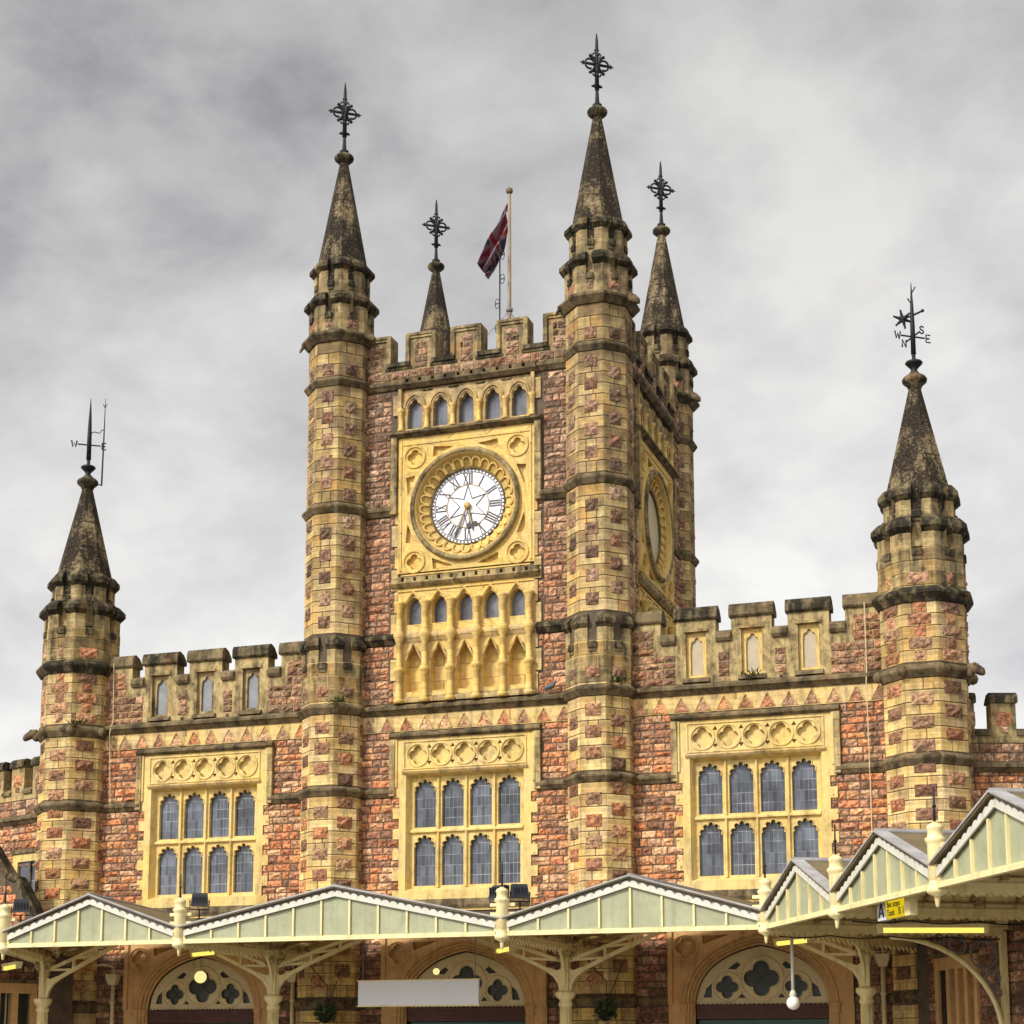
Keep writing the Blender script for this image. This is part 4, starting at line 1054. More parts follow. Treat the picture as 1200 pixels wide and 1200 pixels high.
def canopy(a, b, backs, npan, label):
    """one glazed gable bay from post a to post b; backs = points (a, ridge, b) at the rear"""
    a, b = Vector(a), Vector(b); d = (b-a).normalized(); L = (b-a).length
    F = Fr(a.x, a.y, math.degrees(math.atan2(d.y, d.x)))
    u0, u1 = .14, L-.14; um = L/2
    o = thing('glazed_canopy', label, 'canopy', (0,0,0), 'glazed gable canopies along the station front')
    sl = (ZA-ZE)/(um-u0)
    zt = lambda u: ZE+sl*(min(u, L-u)-u0)       # roof line
    f = MB('cream')
    f.box(F, u0, u1, ZR, ZR+.075, -.06, .06); f.box(F, u0, u1, ZR+.075, ZR+.10, -.04, .035)
    for k in range(1, npan):
        u = u0+(u1-u0)*k/npan; f.box(F, u-.022, u+.022, ZR+.09, zt(u)-.2, -.04, .035)
    for e in (u0, u1): f.box(F, e-.03, e+.03, ZR+.09, ZE-.03, -.045, .04)
    f.build('gable_frame', o)
    g = MB('cglass'); g.plate(F, [(u0, ZR+.08), (u1, ZR+.08), (u1, zt(u1)-.10), (um, ZA-.12), (u0, zt(u0)-.10)], [], -.02, -.012, back=True); g.build('gable_glass', o)
    bb = MB('white')
    for s0, s1, sg in ((u0, um, 1), (um, u1, -1)):
        n = max(4, int(abs(s1-s0)/.19)); lo = []; 
        pts = []
        for k in range(n):
            a0 = s0+(s1-s0)*k/n; w = (s1-s0)/n
            for q in range(7):
                t = q/6; u = a0+w*t; pts.append((u, zt(u)-.10+.06*math.sin(PI*t)**.7))
        bot = [(s1, zt(s1)-.185), (s0, zt(s0)-.185)]
        if sg > 0: poly = [(s0, zt(s0)-.185), (s1, zt(s1)-.185)]+pts[::-1]
        else: poly = [(s0, zt(s0)-.185), (s1, zt(s1)-.185)]+pts[::-1]
        cl = [poly[0]]
        for p in poly[1:]:
            if abs(p[0]-cl[-1][0])+abs(p[1]-cl[-1][1]) > 1e-4: cl.append(p)
        bb.plate(F, cl, [], .03, .065)
        # soffit strip behind the scallops and top trim
        bb.hexa([F.P(s0, zt(s0)-.12, -.03), F.P(s0, zt(s0)-.12, .028), F.P(s1, zt(s1)-.12, .028), F.P(s1, zt(s1)-.12, -.03)], [F.P(s0, zt(s0)-.005, -.03), F.P(s0, zt(s0)-.005, .028), F.P(s1, zt(s1)-.005, .028), F.P(s1, zt(s1)-.005, -.03)], 'lead')
    bb.build('bargeboard', o)
    rf = MB('rglass'); A3 = [Vector((*q, 0)) for q in backs]
    fo = .12
    fr = [Vector(F.P(u, 0, fo)) for u in (0.02, um, L-.02)]
    zz = (ZE-.02, ZA, ZE-.02)
    for i in (0, 1):
        q = [fr[i]+Vector((0,0,zz[i])), fr[i+1]+Vector((0,0,zz[i+1])), A3[i+1]+Vector((0,0,zz[i+1])), A3[i]+Vector((0,0,zz[i]))]
        dz = Vector((0,0,.03)); rf.hexa(q, [v+dz for v in q])
        # lead edge over the gable, glazing bars and purlins
        e0, e1 = q[0]+dz, q[1]+dz; back = (q[3]-q[0]).normalized()*.22
        rf.hexa([e0-back*.1, e1-back*.1, e1+back, e0+back], [v+Vector((0,0,.035)) for v in (e0-back*.1, e1-back*.1, e1+back, e0+back)], 'edge')
        for k in range(1, 8):
            t = k/8; s_, e_ = q[0].lerp(q[1], t), q[3].lerp(q[2], t)
            rf.bar(s_-Vector((0,0,.03))+back, e_-Vector((0,0,.03)), .055, 'rafter', .09)
        for k in range(1, 6):
            t = k/6; s_, e_ = q[0].lerp(q[3], t), q[1].lerp(q[2], t)
            rf.bar(s_-Vector((0,0,.09)), e_-Vector((0,0,.10)), .07, 'rafter', .11)
    rc0, rc1 = fr[1]+Vector((0,0,ZA+.04)), A3[1]+Vector((0,0,ZA+.04))
    rf.tube([rc0, rc1], .06, 6, 'lead')
    rf.build('roof', o)
    return o
BK = -.45
canopy(P0, P1, [(-11.6, BK), (-7.9, BK), (-4.0, BK)], 7, 'cream glazed gable canopy by the left end, in front of the left arched doorway')
canopy(P1, P2, [(-4.0, BK), (0, BK), (3.87, BK)], 11, 'widest cream glazed gable canopy, below the clock tower window')
canopy(P2, P3, [(3.87, BK), (7.9, BK), (11.7, BK)], 8, 'cream glazed gable canopy below the right bay window and its arched doorway')
def bk(p, k=5.25): return tuple(Vector(p)+NV*k)
def mid(p, q): return tuple((Vector(p)+Vector(q))/2)
canopy(P3, P4, [bk(P3), bk(mid(P3, P4)), bk(P4)], 6, 'narrow angled glazed gable where the canopy turns towards the viewer')
canopy(P4, P5, [bk(P4), bk(mid(P4, P5)), bk(P5)], 7, 'angled glazed gable canopy above the yellow sign')
canopy(P5, P6, [bk(P5), bk(mid(P5, P6)), bk(P6)], 7, 'nearest angled glazed gable canopy, cut off by the right edge')

# infill roofs at the turned corners (flat lead)
inf = thing('corner_roof', 'flat infill roof behind the post where the canopy turns right', 'canopy roof')
m = MB('rglass'); m.hexa([(P3[0], P3[1], 4.5), (*bk(P3), 4.5), (12.6, -1.2, 4.5), (11.7, BK, 4.5)], [(P3[0], P3[1], 4.55), (*bk(P3), 4.55), (12.6, -1.2, 4.55), (11.7, BK, 4.55)]); 
for k in range(1, 14):
    t = k/14; a_ = Vector((*P3, 4.46)).lerp(Vector((11.7, BK, 4.46)), t); b_ = Vector((*bk(P3), 4.46)).lerp(Vector((12.6, -1.2, 4.46)), t); m.bar(a_, b_, .06, 'rafter', .10)
m.build('roof_sheet', inf)
inf = thing('corner_roof', 'flat infill roof behind the post at the left end of the canopy', 'canopy roof')
m = MB('rglass'); m.hexa([(P0[0], P0[1], 4.5), (-11.6, BK, 4.5), (-12.5, -1.2, 4.5), (-13.6, -5.2, 4.5)], [(P0[0], P0[1], 4.55), (-11.6, BK, 4.55), (-12.5, -1.2, 4.55), (-13.6, -5.2, 4.55)]); m.build('roof_sheet', inf)

# gutter beams from the posts back to the walls
def beam(p, q, label, z=4.22):
    p, q = Vector((*p, 0)), Vector((*q, 0)); d = (q-p).normalized(); L = (q-p).length
    F = Fr(p.x, p.y, math.degrees(math.atan2(d.y, d.x)))
    o = thing('gutter_beam', label, 'beam', (0,0,0), 'gutter beams under the canopy valleys')
    m = MB('cream'); m.box(F, .1, L, z+.12, z+.34, -.10, .10); m.box(F, .1, L, z+.08, z+.12, -.13, .13); m.box(F, .1, L, z+.34, z+.38, -.2, .2)
    for k in range(int(L/.6)): m.box(F, .4+k*.6, .44+k*.6, z+.12, z+.34, -.125, .125, 'soffit')
    m.build('girder', o)
    w = MB('rafter'); w.tube([F.P(.3, z+.22, .15), F.P(L-.3, z+.22, .15)], .025, 6); w.tube([F.P(.3, z+.22, -.15), F.P(L-.3, z+.22, -.15)], .025, 6)
    for sd in (-1, 1):
        for k in range(int(L/1.6)): w.box(F, 1.+k*1.6, 1.12+k*1.6, z+.16, z+.28, sd*.15-.04, sd*.15+.04)
    w.build('conduit', o)
    v = MB('cream'); n = int(L/.24)
    for off in (-.12, .10):
        pts = []
        for k in range(n): pts += [(.12+(L-.24)*k/n, z+.0), (.12+(L-.24)*(k+.5)/n, z-.085)]
        v.plate(F, [(L-.12, z+.085), (.12, z+.085)]+pts+[(L-.12, z)], [], off, off+.02, back=True)
        for k in range(n): pass
    v.build('zigzag_valance', o)
    return F
CL = {}
beam(P1, (-3.9, -.3), 'cream gutter beam with zigzag valance from second post to tower turret')
beam(P2, (3.87, -.3), 'cream gutter beam with zigzag valance running back to the turret right of the clock')
beam(P3, (11.9, -1.0), 'cream gutter beam with zigzag valance running to the outer right turret')
beam(P0, (-11.9, -1.0), 'cream gutter beam with zigzag valance running to the outer left turret')
beam(P3, bk(P3), 'cream gutter beam above the arched iron wall bracket on the right')
beam(P4, bk(P4), 'cream gutter beam behind the yellow sign')
beam(P5, bk(P5), 'cream gutter beam nearest the right edge')

# posts at the valley ends
def post():
    o = bpy.data.objects.new('gutter_post', None); col.objects.link(o)
    m = MB('cream'); m.lathe([(.015, 3.95), (.03, 3.97), (.045, 4.08), (.05, 4.12), (.15, 4.17), (.17, 4.22), (.15, 4.26), (.12, 4.34), (.12, 4.36), (.12, 4.38), (.13, 4.39), (.13, 4.92), (.135, 4.94), (.14, 4.96), (.165, 5.0), (.165, 5.04), (.125, 5.06), (.12, 5.1), (.12, 5.17), (.14, 5.2), (.12, 5.25), (.06, 5.28), (.03, 5.3)], seg=16)
    m.build('post_body', o)
    s = MB('iron'); s.tube([(0,0,5.26), (0,0,5.5), (0,0,5.86)], [.022, .02, .012], 6); s.ball((0,0,5.55), .035, 6); s.build('spike', o)
    b = MB('cream')
    for z in (4.5, 4.72, 4.92): b.box(Fr(0, 0, 0), -.28, .28, z-.035, z+.035, -.1, -.02)
    b.build('bracket_lugs', o)
    return o
PB = post()
for i, (p, lab) in enumerate(((P0, 'cream gutter post with black spike cut by the left edge'), (P1, 'cream gutter post with black spike between left and middle canopy gables'), (P2, 'cream gutter post with black spike below the middle window, floodlights behind it'),
                              (P3, 'cream gutter post with black spike where the canopy turns'), (P4, 'cream gutter post with black spike between the two small angled gables'), (P5, 'largest, nearest cream gutter post with tall spike at the right'))):
    q = PB if i == 0 else copy_tree(PB)
    q.location = (*p, 0.); q.rotation_euler = (0, 0, 0 if i < 4 else R(-DR))
    tag(q, lab, 'post', 'cream gutter posts along the canopy front')

# columns
def truss(mb, c, side, span, z_r):
    """triangular lattice bracket from a column to the ridge"""
    x, y = c; P = lambda u, z: (x+side*u, y, z)
    k = span/3.9
    bot = [(0.09, 3.18), (.14, 3.42), (.26, 3.60), (.48, 3.76), (1.0, 4.01), (3.75*k, 5.12)]
    for a, b in zip(bot[:-1], bot[1:]): mb.bar(P(*a), P(*b), .09, None, .09)
    mb.bar(P(.1, 3.95), P(3.75*k, 5.18), .08, None, .08)
    zb = lambda u: 4.01+(u-1.0)*(1.11/(3.75*k-1.0)); zu = lambda u: 3.95+(u-.1)*1.23/(3.75*k-.1)
    for u in (1.05, 1.85, 2.6):
        u *= k; mb.bar(P(u, zb(u)), P(u, zu(u)), .07)
    mb.bar(P(.15, 3.97), P(1.05*k, zb(1.05*k)), .06); mb.bar(P(1.05*k, zu(1.05*k)), P(1.85*k, zb(1.85*k)), .06); mb.bar(P(1.85*k, zu(1.85*k)), P(2.6*k, zb(2.6*k)), .06)
    # gusset filling the foot
    F = Fr(x, y, 0); s = side
    g = [(s*.08, 3.15), (s*.16, 3.45), (s*.30, 3.62), (s*.5, 3.77), (s*.42, 3.80), (s*.2, 3.72), (s*.08, 3.78)]
    mb.plate(F, g if s > 0 else g[::-1], [], -.03, .03, back=True)
def ribs(mb, c, d, r=.75, z=4.3):
    """curved ribs from a column up to the beam, both ways along d, with ring tracery"""
    for sg in (-1, 1):
        pts = [(c[0]+d[0]*sg*(r-r*math.cos(t)+.06), c[1]+d[1]*sg*(r-r*math.cos(t)+.06), 3.3+(z-3.3)*math.sin(t)) for t in [PI/2*k/9 for k in range(10)]]
        mb.tube(pts, .045, 6)
        for k, (uu, zz, rr) in enumerate(((.2, 4.08, .11), (.40, 4.18, .06), (.14, 3.86, .06))):
            mb.tube([(c[0]+d[0]*sg*(uu+rr*math.cos(t)), c[1]+d[1]*sg*(uu+rr*math.cos(t)), zz+rr*math.sin(t)) for t in [2*PI*k/12 for k in range(12)]], .016, 4, closed=True)
def column(c, d, spans, label):
    o = thing('iron_column', label, 'column', (*c, 0), 'cream iron columns under the canopy')
    m = MB('cream')
    m.lathe([(.24, 0), (.24, .25), (.2, .3), (.17, .4), (.14, .5), (.13, 2.9)], seg=20)
    for k in range(10): m.tube([(.135*math.cos(k*PI/5), .135*math.sin(k*PI/5), .6), (.13*math.cos(k*PI/5), .13*math.sin(k*PI/5), 2.85)], .014, 4)
    m.build('shaft', o)
    m = MB('cream'); m.lathe([(.13, 2.84), (.17, 2.88), (.17, 2.93), (.145, 2.98), (.15, 3.02), (.20, 3.06), (.23, 3.10), (.24, 3.15), (.24, 3.2), (.18, 3.22), (.10, 3.24)], seg=20)
    m.box(Fr(0, 0, 0), -.09, .09, 3.2, 4.3, -.09, .09); m.box(Fr(0, 0, 0), -.12, .12, 4.1, 4.32, -.12, .12)
    m.build('capital', o)
    for sg, sp in spans:
        m = MB('cream'); truss(m, (0, 0), sg, sp, 5.2); m.build('lattice_bracket', o)
    m = MB('cream'); ribs(m, (0, 0), d); m.build('curved_rib', o)
    m = MB('soffit'); q = random.Random(int(abs(c[0])*7))
    for k in range(46):
        a = q.uniform(0, 2*PI); h = q.uniform(3.95, 4.42); r = .13+.22*max(0, h-3.95)/.47; p = Vector((r*math.cos(a), r*math.sin(a), h))
        m.tube([p, p+Vector((math.cos(a)*.05, math.sin(a)*.05, .04)), p+Vector((math.cos(a+.8)*.09, math.sin(a+.8)*.09, .02)), p+Vector((math.cos(a+1.4)*.07, math.sin(a+1.4)*.07, -.05))], [.03, .03, .022, .008], 5)
    m.build('leaf_carving', o)
    return o
n3 = Vector((11.9-P3[0], -1.0-P3[1])).normalized(); n0 = Vector((-11.9-P0[0], -1.0-P0[1])).normalized()
column((-10.72, -3.4), n0, ((1, 3.4),), 'fluted cream iron column at the left edge, left of the left doorway')
column((-3.9, -3.4), (0, 1), ((-1, 3.5), (1, 3.9)), 'fluted cream iron column between the left doorway and the blank white sign')
column((3.87, -3.4), (0, 1), ((-1, 3.9), (1, 3.7)), 'fluted cream iron column between the middle and right doorways')
column((11.0, -3.4), n3, ((-1, 3.5),), 'fluted cream iron column right of the hanging globe lamp')

# arched wall bracket with quatrefoil ironwork on the right wing
ab = thing('wall_bracket', 'cream arched iron bracket with quatrefoil spandrel on the right wing wall', 'bracket')
Fb = Fr(*bk(P3, 5.2), math.degrees(math.atan2(-NV.y, -NV.x)))     # u runs away from the wall
m = MB('cream'); m.box(Fb, -.02, .10, .6, 4.25, -.07, .07); m.tube([Fb.P(.12+2.4*(1-math.cos(t))+.0, 2.1+2.02*math.sin(t), 0) for t in [PI/2*k/14 for k in range(15)]], .06, 6)
m.build('arch_rib', ab)
m = MB('lead')
for c, z, r_ in ((.48, 3.78, .3), (1.05, 3.98, .19), (.3, 3.28, .16), (.2, 2.98, .09), (1.45, 4.08, .11)):
    m.tube([Fb.P(u, zz, 0) for u, zz in circ(c, z, r_, 24)], .022, 5, closed=True)
    m.tube([Fb.P(u, zz, 0) for u, zz in quatre(c, z, r_*.9, 6)], .016, 4, closed=True)
m.build('spandrel_tracery', ab)

# ------------------------------------------------------------------ lamps
def tube_lamp(c, d, L, label, r=.055):
    o = thing('strip_lamp', label, 'strip light', c, 'yellow strip lights under the canopy')
    d = Vector((*d, 0)).normalized()
    m = MB('tube'); m.tube([d*(-L/2), d*(L/2)], r, 8); m.build('lit_tube', o)
    m = MB('cream'); F = Fr(0, 0, math.degrees(math.atan2(d.y, d.x))); m.box(F, -L/2-.05, L/2+.05, r*.7, r*.7+.07, -.09, .09)
    for s in (-1, 1): m.box(F, s*L/2-.04, s*L/2+.04, -.06, r*.8, -.07, .07)
    m.build('housing', o)
    m = MB('iron')
    for s in (-.35, .35): m.tube([d*(L*s)+Vector((0,0,.1)), d*(L*s)+Vector((0,0,max(.15, 4.6-c[2])))], .008, 4)
    m.build('hanger', o)
    return o
tube_lamp((-10.2, -5.6, 3.93), (.75, -.66), 1.4, 'yellow strip light beside the column at the left edge')
tube_lamp((-5.55, -4.0, 4.28), (.84, -.55), 1.3, 'yellow strip light over the left arched doorway')
tube_lamp((2.75, -4.6, 4.17), (.6, -.8), 1.1, 'yellow strip light left of the column between middle and right doorways')
tube_lamp((9.55, -4.4, 4.22), (.7, -.72), 1.3, 'yellow strip light over the right arched doorway')
tube_lamp((13.15, -10.35, 3.98), (.95, .32), 1.95, 'longest yellow strip light, hung behind the yellow sign')
tube_lamp((16.2, -14.6, 4.07), (.95, .32), 1.4, 'yellow strip light cut off by the right edge')

for p, q_, z, lab in ((P4, bk(P4), 4.10, 'thin dark cable slung along the gutter beam behind the yellow sign'), (P3, bk(P3), 4.12, 'thin dark cable slung along the gutter beam above the arched wall bracket')):
    m = MB('iron'); A_, B_ = Vector((*p, z)), Vector((*q_, z)); off = Vector((*DV, 0))*.16
    m.tube([A_.lerp(B_, k/24)+off+Vector((0, 0, -.05*abs(math.sin(k*PI/6)))) for k in range(1, 24)], .014, 5)
    tag(m.build('slung_cable'), lab, 'cable')
gl = thing('globe_lamp', 'white globe lamp on a long white rod hanging by the right doorway', 'pendant lamp', (9.95, -7.0, 0))
m = MB('white'); m.tube([(0,0,3.0), (0,0,4.45)], .035, 8); m.lathe([(.05, 2.88), (.08, 2.93), (.06, 3.0), (.035, 3.04)], seg=12); m.build('rod', gl)
m = MB('globe'); m.ball((0,0,2.77), .145, 16); m.build('globe', gl)
for c, r_, lab in (((-7.55, -.62, 3.86), .17, 'large lit yellow globe lamp in front of the left doorway fanlight'), ((-.55, -.62, 3.9), .09, 'small lit globe lamp in front of the middle doorway fanlight')):
    o = thing('wall_globe', lab, 'lamp', c)
    m = MB('globelit'); m.ball((0,0,0), r_, 14); m.build('globe', o)
    m = MB('ink'); m.tube([(0,0,r_*.9), (0, .1, 1.0)], .006, 4); m.build('hanger', o)

# floodlights on the posts
def flood(c, rot, label):
    o = thing('floodlight', label, 'floodlight', c, 'black floodlights behind the gutter posts'); o.rotation_euler = (0, 0, R(rot))
    m = MB('lampcase'); F = Fr(0, 0, 0)
    m.hexa([F.P(u, -.14, o_) for u, o_ in ((-.2, -.14), (-.2, .1), (.2, .1), (.2, -.14))], [F.P(u, .17, o_) for u, o_ in ((-.17, -.2), (-.17, -.02), (.17, -.02), (.17, -.2))])
    for k in range(5): m.box(F, -.16+k*.07, -.14+k*.07, -.12, .12, .04, .1)
    m.build('housing', o)
    m = MB('iron'); m.tube([(-.22, 0, 0), (-.22, 0, -.22), (.22, 0, -.22), (.22, 0, 0)], .016, 5); m.tube([(0, 0, -.22), (0, 0, -.42)], .02, 5); m.build('yoke', o)
flood((-3.66, -7.75, 5.26), 25, 'black floodlight right of the post between left and middle canopy gables')
flood((3.62, -7.6, 5.22), -20, 'black floodlight left of the post below the middle window')
flood((4.1, -7.5, 5.24), 30, 'black floodlight right of the post below the middle window')
flood((-8.5, -7.75, 5.26), 30, 'black floodlight beside the post at the left edge')

# ------------------------------------------------------------------ signs
sg = thing('white_sign', 'long blank white sign board hanging in front of the middle arched doorway', 'sign', (.55, -4.6, 0))
m = MB('board'); m.box(Fr(0, 0, 0), -1.55, 1.55, 2.89, 3.47, -.04, .04); m.box(Fr(0, 0, 0), -1.58, 1.58, 3.47, 3.50, -.05, .05, 'cream'); m.box(Fr(0, 0, 0), -1.58, 1.58, 2.86, 2.89, -.05, .05, 'cream'); m.build('board', sg)
m = MB('lead')
for x in (-1.45, 1.45): m.tube([(x, 0, 3.47), (x, 0, 4.75)], .012, 5)
m.build('hanging_rod', sg)

ys = thing('yellow_sign', 'yellow sign with a white letter A panel under the angled canopy', 'sign', (P3[0]+DV.x*6.35+NV.x*.25, P3[1]+DV.y*6.35+NV.y*.25, 0))
Fy = Fr(0, 0, -DR)
m = MB('yellow'); m.box(Fy, -.36, .50, 3.99, 4.29, -.05, .05); m.box(Fy, .505, .72, 3.965, 4.315, -.07, .07, 'cream'); m.build('sign_box', ys)
m = MB('board'); m.box(Fy, -.73, -.365, 3.97, 4.31, -.05, .056); m.build('white_panel', ys)
m = MB('ink')
for a, b in (((-.66, 4.02), (-.55, 4.26)), ((-.55, 4.26), (-.44, 4.02)), ((-.62, 4.09), (-.48, 4.09))): m.bar(Fy.P(*a, .06), Fy.P(*b, .06), .026)
m.build('letter', ys)
def word(txt, u, z, h, name, parent, F, mat):
    cu = bpy.data.curves.new('lettering', 'FONT'); cu.body = txt; cu.size = h; cu.extrude = .003
    t = bpy.data.objects.new('lettering', cu); col.objects.link(t)
    dg = bpy.context.evaluated_depsgraph_get(); me = bpy.data.meshes.new_from_object(t.evaluated_get(dg))
    bpy.data.objects.remove(t)
    me.transform(Matrix(((F.u[0], 0, F.nn[0], 0), (F.u[1], 0, F.nn[1], 0), (0, 1, 0, 0), (0, 0, 0, 1)))); me.transform(Matrix.Translation(F.P(u, z, .056)))
    me.materials.clear(); me.materials.append(M[mat])
    o = bpy.data.objects.new(name, me); col.objects.link(o); o.parent = parent; return o
M['signink'] = plain('ochre_sign_lettering', (.22,.13,.01), .5, .1, 5., .05)
word('Bus stops', -.31, 4.165, .15, 'lettering', ys, Fy, 'signink'); word('Taxis', -.31, 4.02, .16, 'lettering', ys, Fy, 'signink'); word('B', .2, 4.02, .18, 'lettering', ys, Fy, 'signink'); word('1', .36, 4.02, .18, 'lettering', ys, Fy, 'signink')
m = MB('lead'); m.tube([Fy.P(-.3, 4.28, 0), Fy.P(-.3, 4.55, 0)], .012, 5); m.tube([Fy.P(.6, 4.3, 0), Fy.P(.6, 4.55, 0)], .012, 5); m.build('hanger', ys)

# ------------------------------------------------------------------ drainpipes and hanging baskets
for x, zt, lab in ((-10.6, 3.95, 'cream drainpipe with square hopper left of the left doorway'), (-4.95, 3.95, 'cream drainpipe with square hopper right of the left doorway'), (11.0, 4.1, 'cream drainpipe right of the right doorway, behind the column')):
    o = thing('drainpipe', lab, 'drainpipe', (x, -.16, 0), 'cream drainpipes on the front wall')
    m = MB('tymp'); m.tube([(0,0,.1), (0,0,zt-.2)], .06, 10)
    for z in (.8, 2.2, 3.2): m.lathe([(.06, z-.04), (.08, z-.03), (.08, z+.03), (.06, z+.04)], seg=10)
    m.build('pipe', o)
    m = MB('tymp'); m.hexa([(-.1,-.1,zt-.25), (.1,-.1,zt-.25), (.1,.08,zt-.25), (-.1,.08,zt-.25)], [(-.16,-.14,zt-.08), (.16,-.14,zt-.08), (.16,.1,zt-.08), (-.16,.1,zt-.08)]); m.box(Fr(0,0,0), -.17, .17, zt-.08, zt+.06, -.11, .15)
    m.build('hopper', o)
    m = MB('tymp'); m.tube([(0, 0, zt), (0, 0, zt+.25), (-.25, 0, zt+.32), (-.9, .02, zt+.32)], .02, 5); m.build('feed_pipe', o)
def basket(x, lab):
    o = thing('hanging_basket', lab, 'hanging basket', (x, -1.25, 0), 'leafy baskets on the turret bases')
    m = MB('iron'); m.tube([(0, .5, 2.75), (0, .25, 2.72), (0, 0, 2.75)], .02, 5); m.lathe([(.05, 2.55), (.15, 2.62), (.22, 2.75), (.23, 2.78), (.2, 2.78)], seg=12); m.tube([(0,.1,3.0), (0,.1,3.55), (-.5,.05,4.1)], .012, 4); m.tube([(0,.1,3.0), (.5,.05,4.1)], .012, 4); m.build('basket_frame', o)
    m = MB('leaf'); rr = random.Random(int(x*10))
    for k in range(330):
        a, b = rr.uniform(0, 2*PI), rr.gauss(0, 1); r_ = .3*math.sqrt(rr.random()); p = Vector((r_*math.cos(a), r_*math.sin(a)*.7, 2.9+b*.09-(r_*.6 if rr.random() < .4 else 0)))
        q = Vector((rr.gauss(0,1), rr.gauss(0,1), rr.gauss(0,.6))).normalized()*.055; w = q.cross(Vector((rr.gauss(0,1), rr.gauss(0,1), rr.gauss(0,1)))).normalized()*.03
        m.poly([p-q, p+w, p+q, p-w], c=(rr.uniform(.6,1.5),)*3)
    m.build('leaves', o)
basket(-3.45, 'leafy hanging basket right of the column by the blank white sign'); basket(4.25, 'leafy hanging basket right of the column between middle and right doorways'); basket(-11.9, 'leafy hanging basket by the column at the left edge'); basket(12.4, 'leafy hanging basket right of the globe lamp, beside the slatted window')

# ------------------------------------------------------------------ flagpole, flag, aerial, pigeon
fp = thing('flagpole', 'tall weathered white flagpole on the clock tower roof', 'flagpole', (0, 3.7, 21.2))
m = MB('pole'); m.tube([(0,0,0), (0,0,3.), (0,0,6.75)], [.065, .06, .05], 12); m.lathe([(.065, 6.7), (.10, 6.74), (.11, 6.8), (.09, 6.86), (.03, 6.9)], seg=12, mat='ledge'); m.build('pole', fp)
m = MB('lead')
for a in range(4): m.tube([(0,0,2.9), (2.3*math.cos(PI/4+a*PI/2), 2.3*math.sin(PI/4+a*PI/2), .02)], .012, 4)
m.lathe([(.085, 2.85), (.11, 2.88), (.11, 2.95), (.08, 2.98)], seg=10); m.build('stay', fp)

def flag():
    nu, nv = 44, 22; vs = []; fs = []; mi = []
    ht, hb, ft, fb = Vector((-.06, 0, 27.6)), Vector((-.075, 0, 26.72)), Vector((-.92, -.1, 25.62)), Vector((-.66, -.1, 25.18))
    for i in range(nu+1):
        u = i/nu
        for j in range(nv+1):
            v = j/nv
            e = u**1.0
            t = ht.lerp(ft, e)+Vector((-.10, 0, .12))*math.sin(PI*u); b = hb.lerp(fb, e)+Vector((.10, 0, -.05))*math.sin(PI*u)
            p = t.lerp(b, v); amp = .05+.10*u
            p += Vector((.03*math.sin(v*9+u*3), amp*1.7*math.sin(v*13+u*4.), .02*math.sin(u*14)))
            vs.append((p.x, 3.7+p.y, p.z))
    def pat(u, v):
        x, y = (u-.5)*2., (v-.5)
        d1, d2 = abs(y*2-x*1.)/2.236*1., abs(y*2+x*1.)/2.236
        if abs(y) < .10 or abs(x) < .10: return 1
        if abs(y) < .167 or abs(x) < .167: return 2
        d = min(abs(y-x*.5), abs(y+x*.5))*.894
        if d < .045: return 1
        if d < .10: return 2
        return 0
    for i in range(nu):
        for j in range(nv):
            fs.append((i*(nv+1)+j, (i+1)*(nv+1)+j, (i+1)*(nv+1)+j+1, i*(nv+1)+j+1)); mi.append(pat((i+.5)/nu, (j+.5)/nv))
    m = MB('navy')
    for k in ('navy', 'fred', 'fwhite'): m.mid(k)
    m.v = vs; m.f = fs; m.mi = mi; m.c = [(1,1,1)]*len(fs); m.sm = [True]*len(fs)
    o = m.build('flag'); sf = o.modifiers.new('thickness', 'SOLIDIFY'); sf.thickness = .008
    tag(o, 'drooping red, white and blue crossed flag on the tower flagpole', 'flag')
flag()
an = thing('aerial_mast', 'thin dark aerial mast with four dipoles beside the flagpole', 'aerial', (-.24, 3.5, 21.2))
m = MB('iron'); m.tube([(0,0,0), (0,0,5.25)], .022, 6)
for k in range(4):
    z = 2.3+k*.78; s = 1 if k > 1 else -1
    m.tube([(0,0,z), (s*.14,0,z)], .018, 4); m.tube([(s*.08+.07*math.cos(t), 0, z+.16*math.sin(t)) for t in [2*PI*q/10 for q in range(10)]], .011, 4, closed=True)
m.build('mast', an)
pg = MB('pigeon')
pg.tube([(2.30, -.2, 11.36), (2.36, -.2, 11.41), (2.46, -.2, 11.45), (2.56, -.2, 11.47), (2.62, -.2, 11.53), (2.65, -.2, 11.58), (2.69, -.2, 11.575)], [.015, .045, .075, .07, .04, .035, .006], 8)
for s in (-.02, .02): pg.tube([(2.5, -.2+s, 11.40), (2.5, -.2+s, 11.31)], .008, 4)
tag(pg.build('pigeon'), 'small grey pigeon on the ledge at the foot of the tower arcade', 'pigeon')

